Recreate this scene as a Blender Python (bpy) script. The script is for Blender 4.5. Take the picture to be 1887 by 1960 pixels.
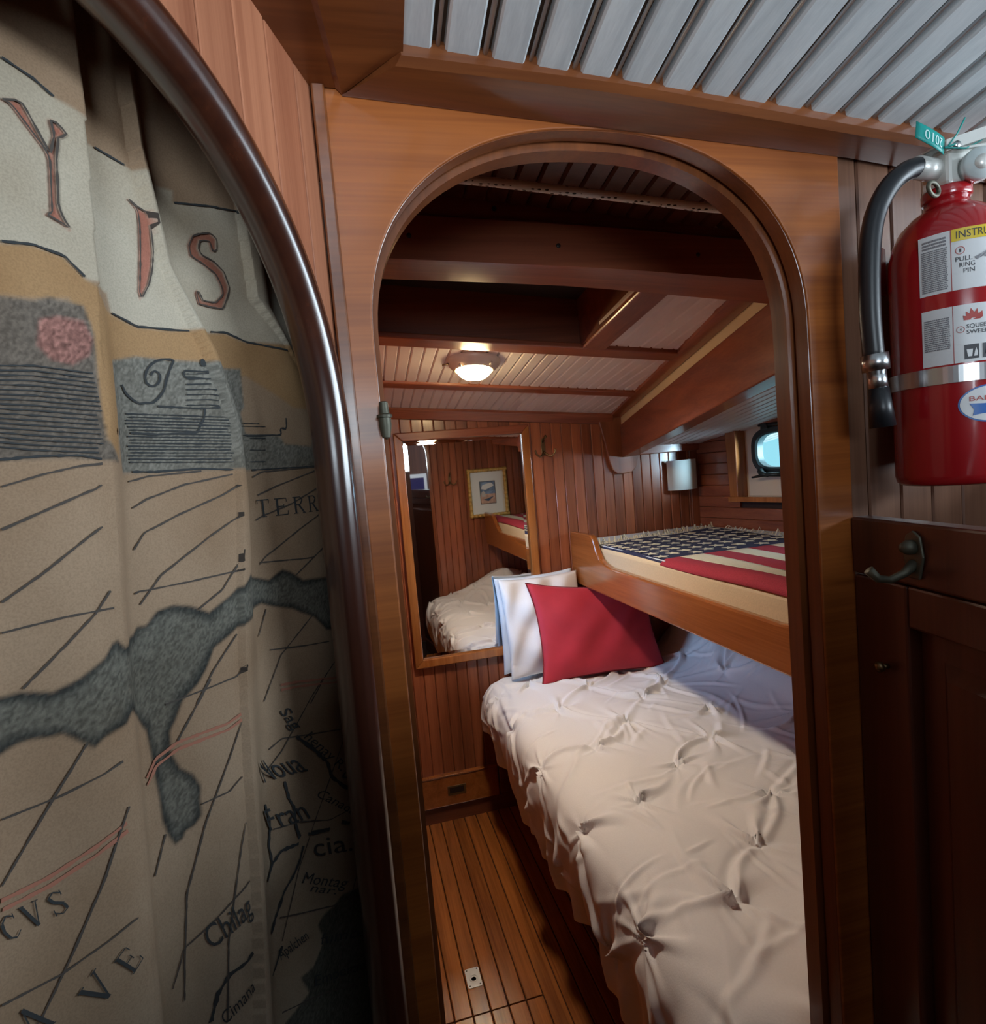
import bpy, bmesh, math, random
import numpy as np
from mathutils import Matrix, Vector

for _o in list(bpy.data.objects):
    bpy.data.objects.remove(_o)
scene = bpy.context.scene
COL = scene.collection
random.seed(4)
RNG = np.random.default_rng(7)

# ------------------------------------------------------------------ camera
IMG_W = 1887.0
FOCAL_PX = 1111.3
YAW, PITCH, ROLL = math.radians(13.413), math.radians(3.992), math.radians(4.943)
CAM = Vector((0, 0, 1.5))
_f0 = Vector((math.sin(YAW), math.cos(YAW), 0)); _r0 = Vector((math.cos(YAW), -math.sin(YAW), 0)); _u0 = Vector((0, 0, 1))
_f = math.cos(PITCH) * _f0 - math.sin(PITCH) * _u0
_u = math.cos(PITCH) * _u0 + math.sin(PITCH) * _f0
_r = math.cos(ROLL) * _r0 - math.sin(ROLL) * _u
_up = math.cos(ROLL) * _u + math.sin(ROLL) * _r0
cam_data = bpy.data.cameras.new('camera')
cam_data.sensor_fit = 'HORIZONTAL'
cam_data.sensor_width = 36.0
cam_data.lens = 36.0 * FOCAL_PX / IMG_W
cam_data.clip_start = 0.02
cam = bpy.data.objects.new('camera', cam_data)
COL.objects.link(cam)
cam.matrix_world = Matrix(((_r.x, _up.x, -_f.x, CAM.x), (_r.y, _up.y, -_f.y, CAM.y), (_r.z, _up.z, -_f.z, CAM.z), (0, 0, 0, 1)))
scene.camera = cam

# ------------------------------------------------------------------ world, light, exposure
scene.view_settings.view_transform = 'Standard'
scene.view_settings.look = 'None'
scene.view_settings.exposure = 0.0
scene.view_settings.gamma = 1.0
scene.view_settings.use_curve_mapping = False
scene.cycles.max_bounces = 5
scene.cycles.diffuse_bounces = 3
scene.cycles.glossy_bounces = 2
scene.cycles.transmission_bounces = 3
scene.cycles.transparent_max_bounces = 6
scene.cycles.caustics_reflective = False
scene.cycles.caustics_refractive = False
world = bpy.data.worlds.new('sky')
scene.world = world
world.use_nodes = True
_nt = world.node_tree
_bg = _nt.nodes['Background']
_bg.inputs['Color'].default_value = (0.36, 0.82, 0.92, 1)
_bg.inputs['Strength'].default_value = 1.15


def area(name, loc, target, sx, sy, power, color):
    d = bpy.data.lights.new(name, 'AREA')
    d.shape = 'RECTANGLE'; d.size = sx; d.size_y = sy
    d.energy = power; d.color = color
    o = bpy.data.objects.new(name, d)
    COL.objects.link(o)
    o.location = loc
    o.rotation_euler = (Vector(target) - Vector(loc)).to_track_quat('-Z', 'Y').to_euler()
    return o


# daylight in the openings of the saloon behind the camera and in the two portlights
area('daylight_saloon_side', (1.50, -0.20, 1.655), (0.0, -0.10, 1.60), 1.10, 0.32, 25, (0.90, 0.95, 1.0))
area('daylight_saloon_back', (-0.10, -1.48, 1.57), (0.12, 0.6, 1.66), 0.72, 0.66, 30, (0.92, 0.96, 1.0))
area('daylight_portlight', (2.08, 1.52, 1.62), (1.45, 2.25, 1.40), 0.55, 0.45, 90, (0.62, 0.86, 1.0))
area('daylight_portlight_aft', (2.25, 0.80, 1.66), (1.50, 1.70, 1.25), 0.55, 0.45, 90, (0.62, 0.86, 1.0))
area('daylight_port_side', (-0.30, 2.16, 1.36), (0.30, 2.30, 0.90), 0.30, 0.30, 16, (0.42, 0.66, 1.0))


# ------------------------------------------------------------------ helpers
def setp(o, label=None, cat=None, group=None, kind=None):
    if label: o['label'] = label
    if cat: o['category'] = cat
    if group: o['group'] = group
    if kind: o['kind'] = kind
    return o


def thing(name, label, cat, loc=(0, 0, 0), group=None, kind=None):
    o = bpy.data.objects.new(name, None)
    o.empty_display_size = 0.05
    o.location = loc
    COL.objects.link(o)
    return setp(o, label, cat, group, kind)


def adopt(o, parent):
    if parent is not None:
        o.parent = parent
        o.matrix_parent_inverse = Matrix.Translation(-Vector(parent.location)) if parent.parent is None else Matrix.Identity(4)
    return o


def mk(name, verts, faces, mat, parent=None, smooth=False, recalc=True):
    me = bpy.data.meshes.new(name)
    me.from_pydata([tuple(map(float, v)) for v in verts], [], [tuple(int(i) for i in f) for f in faces])
    if recalc:
        bm = bmesh.new(); bm.from_mesh(me)
        bmesh.ops.recalc_face_normals(bm, faces=bm.faces)
        bm.to_mesh(me); bm.free()
    if smooth:
        me.polygons.foreach_set('use_smooth', [True] * len(me.polygons))
    me.materials.append(mat)
    o = bpy.data.objects.new(name, me)
    COL.objects.link(o)
    return adopt(o, parent)


def bevel(o, w, seg=2):
    m = o.modifiers.new('bevel', 'BEVEL'); m.width = w; m.segments = seg; m.limit_method = 'ANGLE'
    m.angle_limit = math.radians(40)
    return o


def box(name, lo, hi, mat, parent=None, bev=0.0):
    x0, y0, z0 = lo; x1, y1, z1 = hi
    v = [(x0, y0, z0), (x1, y0, z0), (x1, y1, z0), (x0, y1, z0), (x0, y0, z1), (x1, y0, z1), (x1, y1, z1), (x0, y1, z1)]
    f = [(0, 3, 2, 1), (4, 5, 6, 7), (0, 1, 5, 4), (1, 2, 6, 5), (2, 3, 7, 6), (3, 0, 4, 7)]
    o = mk(name, v, f, mat, parent, recalc=False)
    if bev: bevel(o, bev)
    return o


def obox(name, c, ax, ay, az, mat, parent=None, bev=0.0):
    """box from a corner c and three edge vectors"""
    c, ax, ay, az = (Vector(t) for t in (c, ax, ay, az))
    v = [c, c + ax, c + ax + ay, c + ay, c + az, c + ax + az, c + ax + ay + az, c + ay + az]
    f = [(0, 3, 2, 1), (4, 5, 6, 7), (0, 1, 5, 4), (1, 2, 6, 5), (2, 3, 7, 6), (3, 0, 4, 7)]
    o = mk(name, v, f, mat, parent)
    if bev: bevel(o, bev)
    return o


def prism(name, poly, f, t0, t1, mat, parent=None, bev=0.0, smooth=False):
    """closed outline poly [(u, v)], mapped by f(u, v, t), thick from t0 to t1"""
    n = len(poly)
    v = [f(u, w, t0) for u, w in poly] + [f(u, w, t1) for u, w in poly]
    faces = [tuple(range(n - 1, -1, -1)), tuple(range(n, 2 * n))]
    faces += [(i, (i + 1) % n, n + (i + 1) % n, n + i) for i in range(n)]
    o = mk(name, v, faces, mat, parent, smooth)
    if bev: bevel(o, bev)
    return o


def loft(name, rings, mat, parent=None, closed_ring=True, caps=True, smooth=True, closed_path=False):
    m = len(rings[0]); n = len(rings)
    v = [p for r in rings for p in r]
    faces = []
    for i in range(n if closed_path else n - 1):
        for j in range(m if closed_ring else m - 1):
            a = i * m + j; b = i * m + (j + 1) % m; i2 = (i + 1) % n
            faces.append((a, b, i2 * m + (j + 1) % m, i2 * m + j))
    if caps and not closed_path and closed_ring:
        faces.append(tuple(range(m - 1, -1, -1))); faces.append(tuple(range((n - 1) * m, n * m)))
    return mk(name, v, faces, mat, parent, smooth)


def tube(name, pts, r, mat, parent=None, seg=10, closed=False, caps=True):
    pts = [Vector(p) for p in pts]
    n = len(pts); rings = []
    rr = r if hasattr(r, '__len__') else [r] * n
    prev = None
    for i, p in enumerate(pts):
        a = pts[(i - 1) % n] if (closed or i > 0) else p
        b = pts[(i + 1) % n] if (closed or i < n - 1) else p
        t = (b - a).normalized()
        if prev is None:
            ref = Vector((0, 0, 1)) if abs(t.z) < 0.9 else Vector((1, 0, 0))
            u = t.cross(ref).normalized()
        else:
            u = (prev - t * prev.dot(t)).normalized()
        prev = u
        w = t.cross(u)
        rings.append([p + (u * math.cos(k * 2 * math.pi / seg) + w * math.sin(k * 2 * math.pi / seg)) * rr[i] for k in range(seg)])
    return loft(name, rings, mat, parent, True, caps, True, closed)


def lathe(name, prof, origin, axis, mat, parent=None, seg=32, smooth=True, caps=True):
    """prof [(radius, height)] turned about axis from origin"""
    origin = Vector(origin); a = Vector(axis).normalized()
    ref = Vector((0, 0, 1)) if abs(a.z) < 0.9 else Vector((1, 0, 0))
    u = a.cross(ref).normalized(); w = a.cross(u)
    rings = [[origin + a * h + (u * math.cos(k * 2 * math.pi / seg) + w * math.sin(k * 2 * math.pi / seg)) * r for k in range(seg)] for r, h in prof]
    o = loft(name, rings, mat, parent, True, caps, smooth)
    return o


def sharp(o, deg=35):
    try:
        o.data.set_sharp_from_angle(angle=math.radians(deg))
    except Exception:
        pass
    return o


def grid(name, P, mat, parent=None, smooth=True, thick=0.0):
    """P array (nu, nv, 3)"""
    nu, nv = P.shape[:2]
    me = bpy.data.meshes.new(name)
    idx = np.arange(nu * nv).reshape(nu, nv)
    q = np.stack([idx[:-1, :-1], idx[1:, :-1], idx[1:, 1:], idx[:-1, 1:]], -1).reshape(-1, 4)
    me.vertices.add(nu * nv); me.vertices.foreach_set('co', P.reshape(-1).astype(np.float32))
    me.loops.add(q.size); me.loops.foreach_set('vertex_index', q.reshape(-1).astype(np.int32))
    me.polygons.add(len(q)); me.polygons.foreach_set('loop_start', np.arange(0, q.size, 4, dtype=np.int32))
    me.update(calc_edges=True)
    if smooth: me.polygons.foreach_set('use_smooth', [True] * len(q))
    me.materials.append(mat)
    o = bpy.data.objects.new(name, me); COL.objects.link(o)
    if thick:
        s = o.modifiers.new('thickness', 'SOLIDIFY'); s.thickness = thick; s.offset = -1
    return adopt(o, parent)


def dup(o, parent, name=None, loc=None):
    c = o.copy(); COL.objects.link(c)
    if name: c.name = name
    if loc is not None: c.location = loc
    if parent is not None: adopt(c, parent)
    return c


def plank(name, a, b, wdir, ndir, w, t, c, mat, parent=None):
    """board from a to b (centre line of its back face), width w along wdir, t thick towards ndir, chamfer c"""
    a, b, wd, nd = Vector(a), Vector(b), Vector(wdir), Vector(ndir)
    prof = [(-w / 2, 0), (-w / 2, t - c), (-w / 2 + c, t), (w / 2 - c, t), (w / 2, t - c), (w / 2, 0)]
    v = [p + wd * x + nd * y for p in (a, b) for x, y in prof]
    f = [(5, 4, 3, 2, 1, 0), (6, 7, 8, 9, 10, 11)] + [(i, (i + 1) % 6, 6 + (i + 1) % 6, 6 + i) for i in range(6)]
    return mk(name, v, f, mat, parent)


def text_mesh(s, width=None, height=None, shear=0.0):
    """flat lettering as (verts [(x, y)], faces), left baseline at the origin; scaled to width and/or height"""
    cu = bpy.data.curves.new('lettering', 'FONT'); cu.body = s; cu.shear = shear; cu.resolution_u = 3
    ob = bpy.data.objects.new('lettering', cu)
    me = bpy.data.meshes.new_from_object(ob)
    V = np.array([v.co[:2] for v in me.vertices]); F = [tuple(p.vertices) for p in me.polygons]
    bpy.data.objects.remove(ob); bpy.data.curves.remove(cu); bpy.data.meshes.remove(me)
    V[:, 0] -= V[:, 0].min()
    if width: V[:, 0] *= width / V[:, 0].max()
    if height: V[:, 1] *= height / 0.69
    return V, F


def catmull(pts, n):
    P = np.array(pts, float); P = np.vstack([2 * P[0] - P[1], P, 2 * P[-1] - P[-2]])
    out = []
    m = len(P) - 3
    for k in range(n):
        g = k / (n - 1) * m; i = min(int(g), m - 1); t = g - i
        p0, p1, p2, p3 = P[i], P[i + 1], P[i + 2], P[i + 3]
        out.append(0.5 * (2 * p1 + (p2 - p0) * t + (2 * p0 - 5 * p1 + 4 * p2 - p3) * t * t + (3 * p1 - p0 - 3 * p2 + p3) * t ** 3))
    return np.array(out)


# ------------------------------------------------------------------ materials
def new_mat(name):
    m = bpy.data.materials.new(name); m.use_nodes = True
    nt = m.node_tree; b = nt.nodes['Principled BSDF']
    return m, nt, b


def plain(name, col, rough=0.5, metal=0.0, coat=0.0, emis=None, estr=0.0, noise=0.0, nscale=40, bump=0.0):
    m, nt, b = new_mat(name)
    b.inputs['Base Color'].default_value = (*col, 1); b.inputs['Roughness'].default_value = rough
    b.inputs['Metallic'].default_value = metal; b.inputs['Coat Weight'].default_value = coat
    b.inputs['Coat Roughness'].default_value = 0.1
    if emis:
        b.inputs['Emission Color'].default_value = (*emis, 1); b.inputs['Emission Strength'].default_value = estr
    if noise or bump:
        tc = nt.nodes.new('ShaderNodeTexCoord'); n = nt.nodes.new('ShaderNodeTexNoise')
        n.inputs['Scale'].default_value = nscale; n.inputs['Detail'].default_value = 5
        nt.links.new(tc.outputs['Object'], n.inputs['Vector'])
        if noise:
            r = nt.nodes.new('ShaderNodeValToRGB')
            r.color_ramp.elements[0].position = 0.3; r.color_ramp.elements[1].position = 0.7
            r.color_ramp.elements[0].color = (*[c * (1 - noise) for c in col], 1)
            r.color_ramp.elements[1].color = (*[min(1, c * (1 + noise)) for c in col], 1)
            nt.links.new(n.outputs['Fac'], r.inputs['Fac']); nt.links.new(r.outputs['Color'], b.inputs['Base Color'])
        if bump:
            bp = nt.nodes.new('ShaderNodeBump'); bp.inputs['Strength'].default_value = bump; bp.inputs['Distance'].default_value = 0.002
            nt.links.new(n.outputs['Fac'], bp.inputs['Height']); nt.links.new(bp.outputs['Normal'], b.inputs['Normal'])
    return m


def wood(name, dark, light, axis='z', rough=0.32, coat=0.35, vary=0.25, fine=26.0, coat_rough=0.16):
    """varnished timber; grain runs along the given axis of the object's own space"""
    m, nt, b = new_mat(name)
    N, L = nt.nodes, nt.links
    tc = N.new('ShaderNodeTexCoord'); oi = N.new('ShaderNodeObjectInfo')
    off = N.new('ShaderNodeVectorMath'); off.operation = 'ADD'
    sc = N.new('ShaderNodeMath'); sc.operation = 'MULTIPLY'; sc.inputs[1].default_value = 9.0
    L.new(oi.outputs['Random'], sc.inputs[0]); L.new(tc.outputs['Object'], off.inputs[0]); L.new(sc.outputs[0], off.inputs[1])
    mp = N.new('ShaderNodeMapping')
    s = {'x': (1.2, fine, fine), 'y': (fine, 1.2, fine), 'z': (fine, fine, 1.2)}[axis]
    mp.inputs['Scale'].default_value = s
    L.new(off.outputs[0], mp.inputs['Vector'])
    n1 = N.new('ShaderNodeTexNoise'); n1.inputs['Scale'].default_value = 1.0; n1.inputs['Detail'].default_value = 3; n1.inputs['Distortion'].default_value = 0.7
    L.new(mp.outputs[0], n1.inputs['Vector'])
    mp2 = N.new('ShaderNodeMapping'); mp2.inputs['Scale'].default_value = tuple(v * (5 if v > 2 else 3) for v in s)
    L.new(off.outputs[0], mp2.inputs['Vector'])
    n2 = N.new('ShaderNodeTexNoise'); n2.inputs['Scale'].default_value = 2.0; n2.inputs['Detail'].default_value = 1.5
    L.new(mp2.outputs[0], n2.inputs['Vector'])
    mix = N.new('ShaderNodeMath'); mix.operation = 'MULTIPLY_ADD'; mix.inputs[1].default_value = 0.35
    L.new(n2.outputs['Fac'], mix.inputs[0]); L.new(n1.outputs['Fac'], mix.inputs[2])
    ramp = N.new('ShaderNodeValToRGB')
    ramp.color_ramp.elements[0].position = 0.42; ramp.color_ramp.elements[0].color = (*dark, 1)
    ramp.color_ramp.elements[1].position = 0.92; ramp.color_ramp.elements[1].color = (*light, 1)
    L.new(mix.outputs[0], ramp.inputs['Fac'])
    hsv = N.new('ShaderNodeHueSaturation')
    mr = N.new('ShaderNodeMapRange'); mr.inputs['To Min'].default_value = 1 - vary; mr.inputs['To Max'].default_value = 1 + vary
    L.new(oi.outputs['Random'], mr.inputs['Value']); L.new(mr.outputs[0], hsv.inputs['Value'])
    L.new(ramp.outputs['Color'], hsv.inputs['Color']); L.new(hsv.outputs['Color'], b.inputs['Base Color'])
    b.inputs['Roughness'].default_value = rough
    b.inputs['Coat Weight'].default_value = coat; b.inputs['Coat Roughness'].default_value = coat_rough
    return m


WOOD_Z = wood('mahogany_plank', (0.185, 0.052, 0.024), (0.38, 0.125, 0.056), 'z')
WOOD_Y = wood('mahogany_long', (0.17, 0.042, 0.019), (0.33, 0.098, 0.042), 'y', vary=0.1)
WOOD_X = wood('mahogany_cross', (0.175, 0.044, 0.021), (0.34, 0.102, 0.046), 'x', vary=0.1)
BOARD = wood('bunk_board', (0.24, 0.070, 0.017), (0.40, 0.135, 0.034), 'y', rough=0.25, coat=0.6, vary=0.05)
FRAMEWOOD = wood('mirror_frame_wood', (0.26, 0.085, 0.020), (0.46, 0.17, 0.045), 'z', rough=0.25, coat=0.5, vary=0.1)
PLY = wood('door_panel_ply', (0.26, 0.066, 0.012), (0.47, 0.138, 0.026), 'x', rough=0.42, coat=0.25, vary=0.05, fine=34)
REDPLANK = wood('passage_plank', (0.32, 0.105, 0.050), (0.52, 0.205, 0.105), 'z', rough=0.5, coat=0.1, vary=0.10, fine=40)
RIM = wood('dark_bullnose', (0.034, 0.010, 0.006), (0.075, 0.021, 0.010), 'z', rough=0.25, coat=1.0, vary=0.0, coat_rough=0.20)
LINING = wood('lining_wood', (0.13, 0.036, 0.011), (0.25, 0.074, 0.021), 'z', rough=0.30, coat=0.5, vary=0.0)
DARKWOOD = wood('dark_mahogany', (0.060, 0.017, 0.010), (0.12, 0.036, 0.018), 'z', rough=0.38, coat=0.3, vary=0.1)
DARKWOOD_X = wood('dark_mahogany_cross', (0.095, 0.026, 0.013), (0.19, 0.058, 0.027), 'x', rough=0.36, coat=0.35, vary=0.05)
CROWN = wood('crown_wood', (0.12, 0.034, 0.011), (0.24, 0.076, 0.022), 'x', rough=0.32, coat=0.4, vary=0.05)
FLOORWOOD = wood('floor_teak', (0.17, 0.050, 0.012), (0.44, 0.150, 0.034), 'y', rough=0.24, coat=0.7, vary=0.14, fine=22)
GREYPLANK = wood('grey_plank', (0.13, 0.058, 0.034), (0.23, 0.115, 0.070), 'z', rough=0.30, coat=0.25, vary=0.08, fine=40)
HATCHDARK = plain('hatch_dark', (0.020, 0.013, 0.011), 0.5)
GROOVE = plain('dark_groove', (0.030, 0.010, 0.006), 0.8)
BROWNGAP = plain('brown_gap', (0.085, 0.045, 0.026), 0.7, noise=0.3)
WHITE = plain('white_paint', (0.78, 0.74, 0.74), 0.35, noise=0.05, nscale=6)
WHITE_GREY = wood('white_streaked_paint', (0.60, 0.66, 0.69), (0.80, 0.86, 0.88), 'y', rough=0.4, coat=0.1, vary=0.04, fine=60)
CREAM = plain('cream_paint', (0.82, 0.74, 0.58), 0.45)
FABRIC = plain('white_cotton', (0.80, 0.79, 0.79), 0.85, noise=0.02, nscale=300, bump=0.15)
SHEET = plain('pale_sheet', (0.68, 0.76, 0.86), 0.85)
TICKING = plain('cream_mattress', (0.68, 0.56, 0.38), 0.85, noise=0.05, nscale=200, bump=0.2)
RED = plain('red_velvet', (0.50, 0.024, 0.045), 0.75, noise=0.12, nscale=9)
RED.node_tree.nodes['Principled BSDF'].inputs['Sheen Weight'].default_value = 0.5
RED.node_tree.nodes['Principled BSDF'].inputs['Sheen Tint'].default_value = (1, 0.3, 0.3, 1)
KNIT_RED = plain('knit_red', (0.36, 0.028, 0.055), 0.9, noise=0.2, nscale=350, bump=0.6)
KNIT_CREAM = plain('knit_cream', (0.70, 0.66, 0.52), 0.9, noise=0.1, nscale=350, bump=0.6)
KNIT_NAVY = plain('knit_navy', (0.020, 0.026, 0.075), 0.9, noise=0.25, nscale=350, bump=0.6)
BRONZE = plain('old_bronze', (0.20, 0.135, 0.065), 0.38, 0.9)
GREENBRONZE = plain('weathered_bronze', (0.115, 0.110, 0.080), 0.5, 0.5, noise=0.3)
PORTMETAL = plain('port_frame', (0.030, 0.045, 0.045), 0.4, 0.3)
STEEL = plain('brushed_steel', (0.55, 0.56, 0.57), 0.28, 1.0)
ZINC = plain('white_metal', (0.72, 0.72, 0.68), 0.35, 0.3)
BLACK = plain('black_rubber', (0.012, 0.013, 0.016), 0.38)
EXT_RED = plain('extinguisher_red', (0.36, 0.010, 0.014), 0.22, coat=0.6)
LABEL_W = plain('label_white', (0.70, 0.71, 0.72), 0.4)
LABEL_Y = plain('label_yellow', (0.72, 0.52, 0.02), 0.4)
INK = plain('label_ink', (0.03, 0.03, 0.04), 0.5)
INK_GREY = plain('label_fine_print', (0.22, 0.22, 0.24), 0.5)
LABEL_RED = plain('label_red', (0.45, 0.05, 0.04), 0.5)
LABEL_BLUE = plain('label_blue', (0.02, 0.13, 0.45), 0.4)
TEAL = plain('teal_tag', (0.01, 0.30, 0.27), 0.45)
TAG_INK = plain('tag_print', (0.55, 0.75, 0.72), 0.5)
CLEAR = plain('clear_gauge', (0.55, 0.62, 0.62), 0.15, coat=0.8)
MIRROR = plain('mirror_glass', (0.86, 0.87, 0.86), 0.02, 1.0)
GOLD = plain('bamboo_gold', (0.52, 0.33, 0.09), 0.4, 0.2, noise=0.2, nscale=60)
MAT_PAPER = plain('picture_mount', (0.70, 0.74, 0.72), 0.7)
LAMP_WHITE = plain('lamp_rim', (0.62, 0.52, 0.44), 0.35)
LAMP_GLOW = plain('lamp_lens', (1, 0.85, 0.6), 0.4, emis=(1.0, 0.72, 0.36), estr=85.0)
SHADE = plain('sconce_shade', (0.72, 0.78, 0.74), 0.7)
ROPE = None


def glass_mat(name, tint):
    m, nt, b = new_mat(name)
    nt.nodes.remove(b)
    t = nt.nodes.new('ShaderNodeBsdfTransparent'); g = nt.nodes.new('ShaderNodeBsdfGlossy'); mx = nt.nodes.new('ShaderNodeMixShader')
    t.inputs['Color'].default_value = (*tint, 1); g.inputs['Roughness'].default_value = 0.05
    mx.inputs['Fac'].default_value = 0.08
    nt.links.new(t.outputs[0], mx.inputs[1]); nt.links.new(g.outputs[0], mx.inputs[2])
    nt.links.new(mx.outputs[0], nt.nodes['Material Output'].inputs['Surface'])
    return m


GLASS = glass_mat('port_glass', (0.93, 0.97, 1.0))
BLUEGLASS = glass_mat('tinted_glass', (0.25, 0.16, 0.28))


def rope_mat():
    m, nt, b = new_mat('braided_cord')
    N, L = nt.nodes, nt.links
    tc = N.new('ShaderNodeTexCoord'); mp = N.new('ShaderNodeMapping'); mp.inputs['Scale'].default_value = (95, 230, 230)
    ck = N.new('ShaderNodeTexChecker'); ck.inputs['Scale'].default_value = 1.0
    ck.inputs['Color1'].default_value = (0.70, 0.72, 0.70, 1); ck.inputs['Color2'].default_value = (0.70, 0.72, 0.70, 1)
    vo = N.new('ShaderNodeTexVoronoi'); vo.inputs['Scale'].default_value = 1.0; vo.inputs['Randomness'].default_value = 0.25
    L.new(tc.outputs['Object'], mp.inputs['Vector']); L.new(mp.outputs[0], vo.inputs['Vector'])
    r = N.new('ShaderNodeValToRGB'); r.color_ramp.interpolation = 'CONSTANT'
    r.color_ramp.elements[0].color = (0.03, 0.035, 0.03, 1); r.color_ramp.elements[1].position = 0.29; r.color_ramp.elements[1].color = (0.85, 0.88, 0.86, 1)
    L.new(vo.outputs['Distance'], r.inputs['Fac']); L.new(r.outputs['Color'], b.inputs['Base Color'])
    b.inputs['Roughness'].default_value = 0.8
    N.remove(ck)
    return m


ROPE = rope_mat()


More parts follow.
